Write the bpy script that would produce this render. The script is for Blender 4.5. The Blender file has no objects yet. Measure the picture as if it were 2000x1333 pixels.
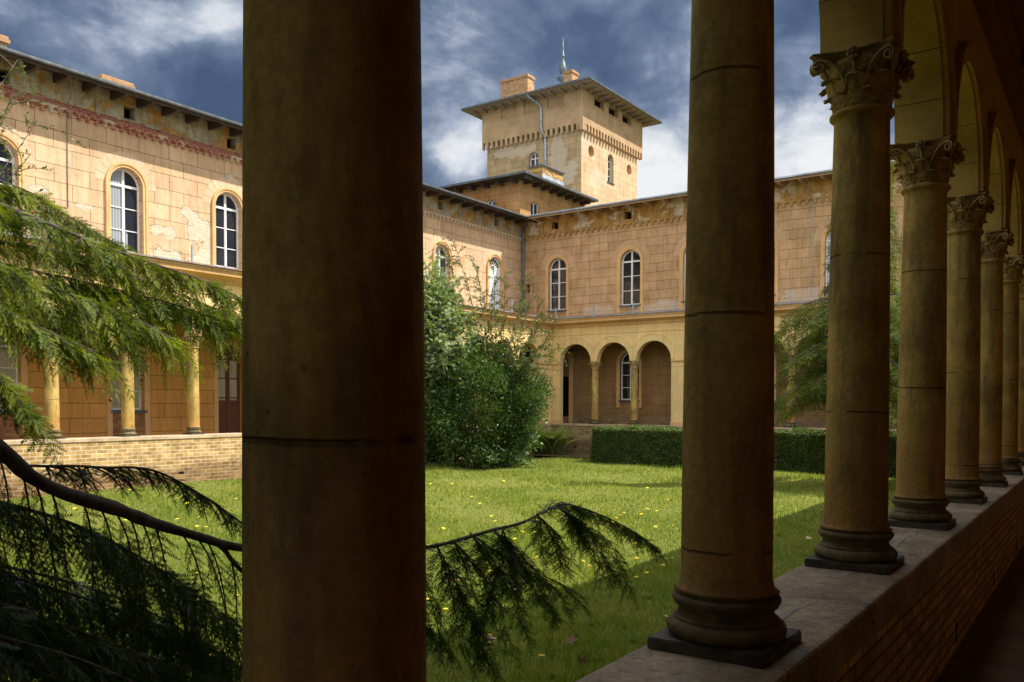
import bpy, bmesh, math, random
import numpy as np
from mathutils import Vector, Matrix
R = math.radians
random.seed(7); rng = np.random.default_rng(7)
S = bpy.context.scene; COL = S.collection

# ------------------------------------------------------------------ camera, sky, sun, exposure
# (origin = the eye; z -0.87 parapet tops, -1.73 cloister floors, -2.20 lawn)
cam = bpy.data.cameras.new('camera'); co = bpy.data.objects.new('camera', cam); COL.objects.link(co); S.camera = co
cam.sensor_width = 36; cam.lens = 36*1659.57/2000
cam.shift_x = 0; cam.shift_y = (842.12-666.5)/2000
cam.clip_start = .05; cam.clip_end = 3000
yaw, pitch, roll = R(35.245), R(1.807), R(.148)
fw = Vector((-math.sin(yaw)*math.cos(pitch), math.cos(yaw)*math.cos(pitch), -math.sin(pitch)))
rt = Vector((math.cos(yaw), math.sin(yaw), 0)); up = rt.cross(fw)
rt2 = rt*math.cos(roll)+up*math.sin(roll); up2 = -rt*math.sin(roll)+up*math.cos(roll)
co.matrix_world = Matrix((( rt2.x, up2.x, -fw.x, 0), (rt2.y, up2.y, -fw.y, 0), (rt2.z, up2.z, -fw.z, 0), (0, 0, 0, 1)))

SUNV = Vector((1/1.66, 1/2.5, 1)).normalized()
sun = bpy.data.lights.new('sun', 'SUN'); so = bpy.data.objects.new('sun', sun); COL.objects.link(so)
sun.energy = 4.6; sun.angle = R(.5); sun.color = (1, .945, .86)
so.rotation_euler = SUNV.to_track_quat('Z', 'Y').to_euler(); so.location = (20, 20, 40)
S.view_settings.view_transform = 'Standard'; S.view_settings.look = 'None'
S.view_settings.exposure = .76; S.view_settings.gamma = 1
S.cycles.max_bounces = 8; S.cycles.diffuse_bounces = 4; S.cycles.transparent_max_bounces = 8
S.cycles.use_denoising = True

# ------------------------------------------------------------------ node helper
class G:
    def __init__(s, nt): s.nt = nt
    def n(s, t, props=None, out=0, **inp):
        nd = s.nt.nodes.new('ShaderNode'+t)
        for k, v in (props or {}).items(): setattr(nd, k, v)
        for k, v in inp.items():
            key = int(k[1:]) if k[0] == 'i' and k[1:].isdigit() else k.replace('_', ' ')
            s.set(nd.inputs[key], v)
        return nd.outputs[out]
    def set(s, sock, v):
        if isinstance(v, bpy.types.NodeSocket): s.nt.links.new(v, sock)
        elif isinstance(v, (tuple, list)) and sock.type == 'RGBA': sock.default_value = (*v[:3], 1)
        else: sock.default_value = v
    def m(s, op, a, b=0, c=0, clamp=False): return s.n('Math', dict(operation=op, use_clamp=clamp), i0=a, i1=b, i2=c)
    def v(s, op, a, b=(0, 0, 0), out=0): return s.n('VectorMath', dict(operation=op), out, i0=a, i1=b)
    def mix(s, f, a, b, bt='MIX'): return s.n('Mix', dict(data_type='RGBA', blend_type=bt, clamp_factor=True), 2, i0=f, i6=a, i7=b)
    def noise(s, vec, sc, det=3, rough=.55, dist=0): return s.n('TexNoise', None, 0, Vector=vec, Scale=sc, Detail=det, Roughness=rough, Distortion=dist)
    def rng(s, x, a, b, c=0, d=1, smooth=False):
        return s.n('MapRange', dict(clamp=True, interpolation_type='SMOOTHSTEP' if smooth else 'LINEAR'), 0, i0=x, i1=a, i2=b, i3=c, i4=d)
    def scale(s, vec, k): return s.v('MULTIPLY', vec, k if isinstance(k, tuple) else (k, k, k))
    def sep(s, vec):
        nd = s.nt.nodes.new('ShaderNodeSeparateXYZ'); s.set(nd.inputs[0], vec); return nd.outputs
    def comb(s, x, y, z=0): return s.n('CombineXYZ', None, 0, i0=x, i1=y, i2=z)
    def pos(s): return s.n('NewGeometry', None, 0)
MC = {}
def mat(name, fn, rough=.9, spec=.25, **kw):
    if name in MC: return MC[name]
    m = bpy.data.materials.new(name); m.use_nodes = True; nt = m.node_tree; nt.nodes.clear(); g = G(nt)
    col, bump, bd = fn(g)
    b = nt.nodes.new('ShaderNodeBsdfPrincipled'); g.set(b.inputs['Base Color'], col)
    g.set(b.inputs['Roughness'], rough); b.inputs['Specular IOR Level'].default_value = spec
    for k, v in kw.items():
        if k != 'trans': g.set(b.inputs[k.replace('_', ' ')], v)
    if bump is not None:
        g.set(b.inputs['Normal'], g.n('Bump', None, 0, Strength=1.0, Distance=bd, Height=bump))
    o = nt.nodes.new('ShaderNodeOutputMaterial'); sh = b.outputs[0]
    if 'trans' in kw:
        t = g.n('BsdfTranslucent', None, 0, Color=g.mix(1, col, kw['trans'][1], 'MULTIPLY'))
        ms = nt.nodes.new('ShaderNodeMixShader'); ms.inputs[0].default_value = kw['trans'][0]
        nt.links.new(sh, ms.inputs[1]); nt.links.new(t, ms.inputs[2]); sh = ms.outputs[0]
    nt.links.new(sh, o.inputs[0]); MC[name] = m; return m

# ------------------------------------------------------------------ world
W = bpy.data.worlds.new('World'); S.world = W; W.use_nodes = True; nt = W.node_tree; nt.nodes.clear(); g = G(nt)
sky = nt.nodes.new('ShaderNodeTexSky'); sky.sky_type = 'NISHITA'; sky.sun_disc = False
sky.sun_elevation = math.asin(SUNV.z); sky.sun_rotation = math.atan2(SUNV.x, SUNV.y)
sky.air_density = 1.2; sky.dust_density = .6; sky.ozone_density = 2
d = g.n('TexCoord', None, 0); dn = g.v('NORMALIZE', d); dx, dy, dz = g.sep(dn)
zz = g.m('ADD', g.m('MAXIMUM', dz, 0), .22)
pl = g.comb(g.m('DIVIDE', dx, zz), g.m('DIVIDE', dy, zz), g.m('MULTIPLY', dz, 1.2))
def blob(px, py, rad, amp):
    r = (px-1000)/1659.57; u = (842.12-py)/1659.57
    dv = (fw+rt2*r+up2*u).normalized()
    dist = g.v('DISTANCE', dn, tuple(dv), out=1)
    return g.rng(dist, 0, rad, amp, 0, True)
iso = g.v('MULTIPLY', dn, (1, 1, 1.5)); big = g.v('ADD', g.scale(pl, .35), iso)
n1 = g.noise(g.v('ADD', big, (3.1, 1.7, 0)), 2.4, 6, .52, .2)
n2 = g.noise(g.v('ADD', iso, (9.4, 4.2, 0)), 5.0, 9, .56, .35)
n3 = g.noise(g.v('ADD', iso, (1.4, 8.2, 2)), 11, 10, .60, .5)
f = g.m('ADD', .525, g.m('MULTIPLY', g.m('SUBTRACT', n1, .5), 1.1)); f = g.m('ADD', f, g.m('MULTIPLY', g.m('SUBTRACT', n2, .5), 1.0)); f = g.m('ADD', f, g.m('MULTIPLY', g.m('SUBTRACT', n3, .5), .45))
for px, py, rad, amp in [(890, 290, .10, .13), (850, 350, .12, .04), (1000, 130, .26, .11), (1450, 230, .22, .06), (60, 20, .10, .06), (300, 120, .3, .03), (1570, 300, .14, .12), (1290, 330, .12, .14), (1590, 110, .06, .14), (1250, 200, .10, .06),
                         (200, 60, .42, -.06), (60, 30, .12, .07), (1270, 90, .12, -.12), (1560, 60, .07, -.1), (1545, 200, .06, -.08), (1400, 150, .2, -.05), (1700, 100, .15, -.05)]:
    f = g.m('ADD', f, blob(px, py, rad, amp))
rp = nt.nodes.new('ShaderNodeValToRGB'); nt.links.new(f, rp.inputs[0]); e = rp.color_ramp.elements
stops = [(.36, (.055, .090, .180)), (.47, (.090, .135, .245)), (.56, (.155, .210, .325)), (.63, (.23, .29, .41)), (.72, (.40, .46, .57)), (.80, (.66, .70, .76)), (.90, (.86, .88, .90))]
while len(e) < len(stops): e.new(.5)
for el, (p, c) in zip(e, stops): el.position = p; el.color = (*c, 1)
# unseen sky above and behind the viewer, brightened as added fill for shaded walls
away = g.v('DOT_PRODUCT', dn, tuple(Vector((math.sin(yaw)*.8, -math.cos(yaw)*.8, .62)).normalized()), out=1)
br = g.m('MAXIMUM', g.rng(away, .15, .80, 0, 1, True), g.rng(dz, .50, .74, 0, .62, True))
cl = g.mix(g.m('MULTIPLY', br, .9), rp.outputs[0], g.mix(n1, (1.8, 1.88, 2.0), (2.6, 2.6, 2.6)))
blue = g.scale(sky.outputs[0], .05)
hz = g.rng(f, .58, .68, .75, 0)       # thin gaps of real sky between the clouds
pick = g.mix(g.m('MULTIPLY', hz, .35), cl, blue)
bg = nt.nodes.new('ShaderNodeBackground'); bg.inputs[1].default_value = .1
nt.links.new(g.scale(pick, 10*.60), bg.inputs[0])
wo = nt.nodes.new('ShaderNodeOutputWorld'); nt.links.new(bg.outputs[0], wo.inputs[0])

# ------------------------------------------------------------------ object helpers
def tag(o, label=None, cat=None, group=None, kind=None):
    if label: o['label'] = label
    if cat: o['category'] = cat
    if group: o['group'] = group
    if kind: o['kind'] = kind
    return o
def empty(name, loc, label, cat, group=None):
    o = bpy.data.objects.new(name, None); COL.objects.link(o); o.location = loc; o.empty_display_size = .3
    return tag(o, label, cat, group)
def wloc(o):
    v = Vector(o.location)
    while o.parent: o = o.parent; v += Vector(o.location)
    return v
class MB:
    def __init__(s): s.v = []; s.f = []
    def add(s, vs, fs):
        b = len(s.v); s.v += [tuple(p) for p in vs]; s.f += [tuple(i+b for i in f) for f in fs]
    def quad(s, a, b, c, d): s.add([a, b, c, d], [(0, 1, 2, 3)])
    def box(s, P, u0, u1, d0, d1, z0, z1):
        vs = [P(u, d, z) for z in (z0, z1) for d in (d0, d1) for u in (u0, u1)]
        s.add(vs, [(0, 1, 3, 2), (4, 6, 7, 5), (0, 4, 5, 1), (2, 3, 7, 6), (0, 2, 6, 4), (1, 5, 7, 3)])
    def prism(s, pts, P, u0, u1):     # pts (d,z) profile swept along u
        n = len(pts); vs = [P(u0, a, b) for a, b in pts]+[P(u1, a, b) for a, b in pts]
        s.add(vs, [tuple(range(n)), tuple(range(2*n-1, n-1, -1))]+[(i, (i+1) % n, n+(i+1) % n, n+i) for i in range(n)])
    def lathe(s, prof, n=32, c=(0, 0, 0)):
        vs = []
        for r, z in prof:
            for k in range(n):
                a = 2*math.pi*k/n; vs.append((c[0]+r*math.cos(a), c[1]+r*math.sin(a), c[2]+z))
        fs = [(j*n+k, j*n+(k+1) % n, (j+1)*n+(k+1) % n, (j+1)*n+k) for j in range(len(prof)-1) for k in range(n)]
        fs += [tuple(range(n-1, -1, -1)), tuple((len(prof)-1)*n+k for k in range(n))]
        s.add(vs, fs)
    def tube(s, pts, rad, n=8, cap=True):
        pts = [Vector(p) for p in pts]; N = len(pts)
        if not isinstance(rad, (list, tuple)): rad = [rad]*N
        vs = []; ref = Vector((.3, .2, 1)).normalized()
        for i, p in enumerate(pts):
            t = (pts[min(i+1, N-1)]-pts[max(i-1, 0)]).normalized()
            a = t.cross(ref); a = a.normalized() if a.length > 1e-4 else t.cross(Vector((1, 0, 0))).normalized()
            b = t.cross(a).normalized()
            if i and a.dot(pa) < 0: a, b = -a, -b
            pa = a
            for k in range(n):
                w = 2*math.pi*k/n; vs.append(p+(a*math.cos(w)+b*math.sin(w))*rad[i])
        fs = [(j*n+k, j*n+(k+1) % n, (j+1)*n+(k+1) % n, (j+1)*n+k) for j in range(N-1) for k in range(n)]
        if cap: fs += [tuple(range(n-1, -1, -1)), tuple((N-1)*n+k for k in range(n))]
        s.add(vs, fs)
    def build(s, name, m, parent=None, smooth=False, bevel=0, world=True, recalc=True):
        me = bpy.data.meshes.new(name); off = wloc(parent) if (parent and world) else Vector((0, 0, 0))
        me.from_pydata([(a-off.x, b-off.y, c-off.z) for a, b, c in s.v], [], s.f)
        o = bpy.data.objects.new(name, me); COL.objects.link(o); me.materials.append(m)
        if recalc:
            bm = bmesh.new(); bm.from_mesh(me); bmesh.ops.remove_doubles(bm, verts=bm.verts, dist=1e-5)
            bmesh.ops.recalc_face_normals(bm, faces=bm.faces)
            if bevel: bmesh.ops.bevel(bm, geom=[e for e in bm.edges if len(e.link_faces) == 2 and e.calc_face_angle(0) > .6], offset=bevel, segments=2, affect='EDGES', clamp_overlap=True)
            bm.to_mesh(me); bm.free()
        if smooth: me.shade_smooth() if hasattr(me, 'shade_smooth') else me.polygons.foreach_set('use_smooth', [True]*len(me.polygons))
        if parent: o.parent = parent
        return o
def dup(o, loc, parent, deep=True):
    c = o.copy(); COL.objects.link(c); c.parent = parent; c.location = loc
    if deep:
        for ch in o.children: dup(ch, ch.location, c)
    return c
def tri_mesh(name, V, m, parent=None, k=3, smooth=False):      # V (n*k,3): separate k-gons
    V = np.asarray(V, np.float32).reshape(-1, 3)
    if parent: V = V-np.array(wloc(parent), np.float32)
    n = len(V); nf = n//k; me = bpy.data.meshes.new(name)
    me.vertices.add(n); me.vertices.foreach_set('co', V.ravel())
    me.loops.add(n); me.loops.foreach_set('vertex_index', np.arange(n, dtype=np.int32))
    me.polygons.add(nf); me.polygons.foreach_set('loop_start', np.arange(0, n, k, dtype=np.int32))
    me.update(calc_edges=True); me.materials.append(m)
    o = bpy.data.objects.new(name, me); COL.objects.link(o)
    if parent: o.parent = parent
    return o

# plane mappings: u along the wall, d into the building, z up
XW, YW, XA, YB = -23.45, 34.0, -20.95, 32.75
PLW = lambda u, d, z: (XW-d, u, z)
PBW = lambda u, d, z: (u, YW+d, z)
PLA = lambda u, d, z: (XA-d+.14, u, z)
PBA = lambda u, d, z: (u, YB+d-.14, z)
PNI = lambda u, d, z: (-1.0-d, u, z)         # near arcade seen from the walk
PTS = lambda u, d, z: (u, 45+d, z)
PTE = lambda u, d, z: (-26.7-d, u, z)
PMS = lambda u, d, z: (u, 38+d, z)
PME = lambda u, d, z: (-26.35-d, u, z)

def arch_wall(mb, P, u0, u1, z0, z1, ops, depth, back=False, n=18, d0=0.):
    """ops: (centre, width, bottom, spring) arched or (centre, width, bottom, top, 'r')"""
    q = lambda a, b, c, d, dd=d0: mb.quad(P(a, dd, c), P(b, dd, c), P(b, dd, d), P(a, dd, d))
    for dd in ([d0, d0+depth] if back else [d0]):
        cur = u0
        for o in sorted(ops):
            c, w, zb, zs = o[:4]; a, b = c-w/2, c+w/2
            if a > cur+1e-6: q(cur, a, z0, z1, dd)
            if zb > z0+1e-6 and not (len(o) > 4 and o[4] == 'c'): q(a, b, z0, zb, dd)
            if len(o) == 4:
                r = w/2; pr = [(c-r*math.cos(math.pi*i/n), zs+r*math.sin(math.pi*i/n)) for i in range(n+1)]
                for (x0, y0), (x1, y1) in zip(pr, pr[1:]):
                    mb.quad(P(x0, dd, y0), P(x1, dd, y1), P(x1, dd, z1), P(x0, dd, z1))
            elif o[4] == 'c':
                r = w/2; pr = [(c-r*math.cos(math.pi*i/n), r*math.sin(math.pi*i/n)) for i in range(n+1)]
                for (x0, y0), (x1, y1) in zip(pr, pr[1:]):
                    mb.quad(P(x0, dd, zs+y0), P(x1, dd, zs+y1), P(x1, dd, z1), P(x0, dd, z1)); mb.quad(P(x0, dd, zs-y0), P(x1, dd, zs-y1), P(x1, dd, z0), P(x0, dd, z0))
            elif z1 > zs+1e-6: q(a, b, zs, z1, dd)
            cur = b
        if u1 > cur+1e-6: q(cur, u1, z0, z1, dd)
    for o in ops:
        c, w, zb, zs = o[:4]; a, b = c-w/2, c+w/2
        if len(o) == 4:
            r = w/2; path = [(a, zb)]+[(c-r*math.cos(math.pi*i/n), zs+r*math.sin(math.pi*i/n)) for i in range(n+1)]+[(b, zb)]
        elif o[4] == 'c': path = [(c+w/2*math.cos(math.pi*i/n), zs+w/2*math.sin(math.pi*i/n)) for i in range(2*n+1)]
        else: path = [(a, zb), (a, zs), (b, zs), (b, zb)]
        if zb > z0+1e-6 and not (len(o) > 4 and o[4] == 'c'): path.append((a, zb))
        for (x0, y0), (x1, y1) in zip(path, path[1:]):
            if abs(x0-x1)+abs(y0-y1) > 1e-6: mb.quad(P(x0, d0, y0), P(x1, d0, y1), P(x1, d0+depth, y1), P(x0, d0+depth, y0))

def ring(mb, P, c, zs, r0, r1, d0, d1, leg=0, n=20, a0=0., a1=math.pi, r0b=None):
    """solid half ring, faces at depths d0 (front) .. d1; legs run straight down"""
    ins, outs = [], []
    if leg: ins.append((c-r0, zs-leg)); outs.append((c-r1, zs-leg))
    for i in range(n+1):
        a = a0+(a1-a0)*i/n; ins.append((c-r0*math.cos(a), zs+r0*math.sin(a))); outs.append((c-r1*math.cos(a), zs+r1*math.sin(a)))
    if leg: ins.append((c+r0, zs-leg)); outs.append((c+r1, zs-leg))
    k = len(ins); vs = []
    for (a, b), (e, f_) in zip(ins, outs): vs += [P(a, d0, b), P(e, d0, f_), P(e, d1, f_), P(a, d1, b)]
    fs = []
    for i in range(k-1):
        for j in range(4): fs.append((4*i+j, 4*i+(j+1) % 4, 4*i+4+(j+1) % 4, 4*i+4+j))
    fs += [(0, 1, 2, 3), (4*k-1, 4*k-2, 4*k-3, 4*k-4)]
    mb.add(vs, fs)

def frieze(mb, P, u0, u1, zb, zt, pitch, proud, slot=0., rr=.36):
    n = max(1, round((u1-u0)/pitch)); p = (u1-u0)/n; r = p*rr; z_s = zt-.05-r-(0 if slot else .0)
    for i in range(n):
        a = u0+i*p; b = a+p; c = a+p/2; m = 6
        pr = [(c-r, zb)]+[(c-r*math.cos(math.pi*k/m), z_s+r*math.sin(math.pi*k/m)) for k in range(m+1)]+[(c+r, zb)]
        mb.quad(P(a, -proud, zb), P(c-r, -proud, zb), P(c-r, -proud, zt), P(a, -proud, zt))
        mb.quad(P(c+r, -proud, zb), P(b, -proud, zb), P(b, -proud, zt), P(c+r, -proud, zt))
        for (x0, y0), (x1, y1) in zip(pr[1:-1], pr[2:-1]):
            mb.quad(P(x0, -proud, y0), P(x1, -proud, y1), P(x1, -proud, zt), P(x0, -proud, zt))
        for (x0, y0), (x1, y1) in zip(pr, pr[1:]):
            mb.quad(P(x0, -proud, y0), P(x1, -proud, y1), P(x1, .0, y1), P(x0, .0, y0))
        mb.quad(P(a, -proud, zb), P(c-r, -proud, zb), P(c-r, 0, zb), P(a, 0, zb)); mb.quad(P(c+r, -proud, zb), P(b, -proud, zb), P(b, 0, zb), P(c+r, 0, zb))
    mb.quad(P(u0, -proud, zt), P(u1, -proud, zt), P(u1, 0, zt+.02), P(u0, 0, zt+.02))
    for u in (u0, u1): mb.quad(P(u, -proud, zb), P(u, 0, zb), P(u, 0, zt), P(u, -proud, zt))

# ------------------------------------------------------------------ materials
def uvz(g, ax):
    p = g.pos(); x, y, z = g.sep(p); return p, (y if ax == 'y' else x), z
def bricks(g, u, z, c1, c2, mort, bw, bh, ms, p=None, warp=.004, smooth=.1):
    w = g.noise(p, 7, 2) if p else 0
    uu = g.m('ADD', u, g.m('MULTIPLY', w, warp*4)) if p else u
    zz = g.m('ADD', z, g.m('MULTIPLY', g.noise(p, 5.3, 2), warp*3)) if p else z
    nd = g.nt.nodes.new('ShaderNodeTexBrick'); g.set(nd.inputs['Vector'], g.comb(uu, zz))
    for k, v in dict(Color1=c1, Color2=c2, Mortar=mort, Scale=1.0).items(): g.set(nd.inputs[k], v)
    nd.inputs['Mortar Size'].default_value = ms; nd.inputs['Mortar Smooth'].default_value = smooth; nd.inputs['Bias'].default_value = 0
    nd.inputs['Brick Width'].default_value = bw; nd.inputs['Row Height'].default_value = bh
    return nd.outputs[0], nd.outputs[1]
def mul(g, c, f): return g.mix(1, c, f, 'MULTIPLY')
def patch(g, p, u, z, lst, soft=.05, amp=.62, sc=1.5):
    """irregular patches round (u, z, ru, rz)"""
    tot = None; nz = g.m('MULTIPLY', g.m('SUBTRACT', g.noise(p, sc, 8, .66), .5), amp*6)
    for a, b, ra, rb in lst:
        du = g.m('DIVIDE', g.m('SUBTRACT', u, a), ra); dz_ = g.m('DIVIDE', g.m('SUBTRACT', z, b), rb)
        dd = g.m('SQRT', g.m('ADD', g.m('MULTIPLY', du, du), g.m('MULTIPLY', dz_, dz_)))
        tot = dd if tot is None else g.m('MINIMUM', tot, dd)
    return g.rng(g.m('ADD', tot, nz), 1, 1-soft, 0, 1)
def stucco(name, ax, base, bw, bh, frz=None, peel=(), repair=(), joint=(.20, .12, .06), top=None, redz=None, u0=0., shadez=None, brick=(.67, .55, .41), jit=.10):
    def fn(g):
        p, u, z = uvz(g, ax)
        c1 = base; c2 = tuple(min(1, c*.86) for c in base)
        uo = g.m('ADD', u, u0)
        col, fac = bricks(g, uo, z, c1, c2, joint, bw, bh, .007, p)
        st = g.noise(p, 1.3, 7, .6); col = mul(g, col, g.mix(g.rng(st, .3, .72), (1-jit*1.9, 1-jit*2.3, 1-jit*2.9), (1.06, 1.05, 1.04)))
        streak = g.noise(g.scale(p, (3.5, 3.5, .35)), 2.2, 5, .6); col = mul(g, col, g.mix(g.rng(streak, .46, .70), (1, 1, 1), (.80, .76, .70)))
        fine = g.noise(p, 38, 3, .7); col = mul(g, col, g.mix(g.rng(fine, .3, .7), (.90, .89, .87), (1.06, 1.06, 1.05)))
        spots = g.noise(p, 9, 4, .5); col = g.mix(g.rng(spots, .70, .76, 0, .55), col, (.55, .44, .30))
        h = g.m('SUBTRACT', g.m('MULTIPLY', fine, .25), g.m('MULTIPLY', fac, 1.0))
        bh2 = g.m('MULTIPLY', 0, 0)
        if peel:
            wb, wf = bricks(g, u, z, brick, tuple(c*.82 for c in brick), tuple(c*1.12 for c in brick), .25, .077, .009, p)
            m = patch(g, p, u, z, peel); ed = g.m('SUBTRACT', patch(g, p, u, z, peel, .22), m, clamp=True)
            wb = mul(g, wb, g.mix(g.noise(p, 6, 5), (.72, .68, .62), (1.1, 1.1, 1.1)))
            col = g.mix(g.m('MULTIPLY', ed, .55), col, (.26, .16, .08)); col = g.mix(m, col, wb)
            h = g.m('SUBTRACT', h, g.m('MULTIPLY', m, 4.5)); h = g.m('SUBTRACT', h, g.m('MULTIPLY', g.m('MULTIPLY', wf, m), .5))
        if repair:
            m = patch(g, p, u, z, [r_[:4] for r_ in repair], .05, .6, 1.6); col = g.mix(g.m('MULTIPLY', m, .6), col, (.54, .44, .33))
        if top:            # weathered zone above the arched frieze
            zb, ground, ochre, white, redamt = top
            tc = g.mix(g.rng(g.noise(p, 2.0, 5, .6), .47, .53), ground, ochre)
            wm = g.rng(g.noise(g.v('ADD', p, (5, 5, 9)), 1.1, 7, .62), .53, .56); tc = g.mix(g.m('MULTIPLY', wm, .9), tc, white)
            tc = mul(g, tc, g.mix(g.rng(g.noise(p, 3.3, 8, .7), .35, .7), (.62, .58, .52), (1.1, 1.1, 1.1)))
            tc = mul(g, tc, g.mix(g.rng(g.noise(g.scale(p, (5, 5, .5)), 2, 4), .5, .75), (1, 1, 1), (.55, .50, .45)))
            if redamt is not None:
                rb, rf = bricks(g, u, z, (.26, .045, .035), (.42, .15, .09), (.42, .31, .22), .25, .077, .010, p)
                zz = g.m('SUBTRACT', z, zb); nn = g.m('MULTIPLY', g.m('SUBTRACT', g.noise(p, 2.6, 7, .62), .5), 1.5)
                a = redamt(g, u); rm = g.rng(g.m('ADD', g.m('DIVIDE', g.m('ABSOLUTE', g.m('SUBTRACT', zz, .16)), .30), nn), g.m('ADD', a, .05), a, 0, 1)
                tc = g.mix(rm, tc, rb); h = g.m('SUBTRACT', h, g.m('MULTIPLY', rm, 1.2))
            tm = g.rng(z, zb, zb+.004); col = g.mix(tm, col, tc)
            h = g.m('ADD', h, g.m('MULTIPLY', wm, .8))
        return col, h, .006
    return mat(name, fn, .92, .15)

leftpeel = [(16.3, 5.45, .55, .50), (16.0, 5.85, .35, .2), (16.75, 5.1, .25, .3), (15.1, 4.45, .5, .25), (16.45, 4.35, .6, .45), (15.2, 5.15, .22, .2), (14.75, 5.2, .2, .12), (17.25, 7.0, .55, .35), (12.6, 5.45, .3, .07),
            (11.3, 5.7, .35, .12), (11.7, 5.2, .4, .1), (10.9, 4.5, .5, .3), (18.2, 6.8, .5, .6), (19.3, 4.5, .7, .4), (22.5, 5.0, .4, .5), (33.1, 5.5, .001, .001)]
M_LW = stucco('left_stucco', 'y', (.71, .495, .315), .98, .46, peel=leftpeel, top=(7.86, (.52, .46, .35), (.56, .33, .11), (.60, .52, .40), lambda g, u: g.rng(u, 19, 26, .46, -.1)))
M_BW = stucco('back_stucco', 'x', (.60, .40, .222), .96, .385, repair=[(-23.6, 5.5, .33, .4), (-19.2, 4.2, .8, .28), (-16.0, 4.2, 1.2, .3), (-12.9, 4.15, 1.8, .33), (-9.9, 4.2, 1.6, .35)],
              top=(7.92, (.55, .35, .13), (.50, .29, .09), (.78, .68, .53), None), jit=.14)
M_CB = stucco('corner_block_stucco', 'x', (.56, .31, .14), 1.0, .5, jit=.2)
M_CE = stucco('corner_block_side_stucco', 'y', (.60, .36, .17), 1.0, .5, jit=.22)
M_TS = stucco('tower_south_stucco', 'x', (.50, .37, .22), .95, .42, repair=[(-31.8, 16.2, 1.9, .35), (-28.3, 15.4, .6, 1.6), (-27.5, 14.2, .5, .6)], jit=.14, joint=(.20, .14, .08))
M_TE = stucco('tower_east_stucco', 'y', (.72, .52, .34), 1.1, .42, repair=[(47.2, 14.3, 1.0, .6), (45.6, 15.9, .5, .8)], jit=.12, joint=(.42, .27, .14))
def f_plain(c, amt=.16, sc=1.2):
    def fn(g):
        p = g.pos(); n_ = g.noise(p, sc, 7, .62); f_ = g.noise(p, 30, 4, .7)
        col = g.mix(g.rng(n_, .3, .7), tuple(x*(1-amt*2) for x in c), tuple(x*(1+amt*.4) for x in c))
        col = mul(g, col, g.mix(g.rng(f_, .3, .7), (.92, .91, .9), (1.05, 1.05, 1.05)))
        sk = g.noise(g.scale(p, (4, 4, .4)), 2, 5, .6); col = mul(g, col, g.mix(g.rng(sk, .5, .75), (1, 1, 1), (.82, .77, .70)))
        return col, g.m('ADD', g.m('MULTIPLY', f_, .3), n_), .006
    return fn
M_TU = mat('tower_upper_plaster', f_plain((.52, .35, .20), .16), .9, .15)
M_OCH = mat('ochre_plaster', f_plain((.82, .60, .27), .09), .9, .15)
M_OCHB = mat('ochre_moulding', f_plain((.72, .45, .20), .12), .9, .15)
M_INN = {}
for ax in 'xy':
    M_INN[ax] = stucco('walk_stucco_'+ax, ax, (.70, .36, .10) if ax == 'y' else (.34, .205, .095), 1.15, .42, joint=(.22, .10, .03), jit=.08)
def f_near(g):
    p, u, z = uvz(g, 'y'); n_ = g.noise(p, 3, 7, .65); f_ = g.noise(p, 26, 5, .7)
    col = g.mix(g.rng(n_, .3, .7), (.48, .32, .085), (.74, .51, .16)); col = mul(g, col, g.mix(g.rng(f_, .3, .7), (.88, .86, .84), (1.06, 1.06, 1.06)))
    jz = g.m('ABSOLUTE', g.m('SUBTRACT', g.m('FRACT', g.m('DIVIDE', g.m('ADD', z, g.m('MULTIPLY', g.noise(p, 2, 2), .03)), .285)), .5))
    j = g.rng(jz, .012, .004); col = g.mix(g.m('MULTIPLY', j, .7), col, (.12, .07, .03))
    sp = g.rng(g.noise(p, 14, 3), .68, .74); col = mul(g, col, g.mix(sp, (1, 1, 1), (.6, .55, .5)))
    pit = g.rng(g.noise(p, 45, 2), .72, .8)
    return col, g.m('SUBTRACT', g.m('ADD', g.m('MULTIPLY', f_, .5), n_), g.m('ADD', g.m('MULTIPLY', j, .8), pit)), .007
M_NEAR = mat('old_ochre_limewash', f_near, .9, .2)
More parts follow.
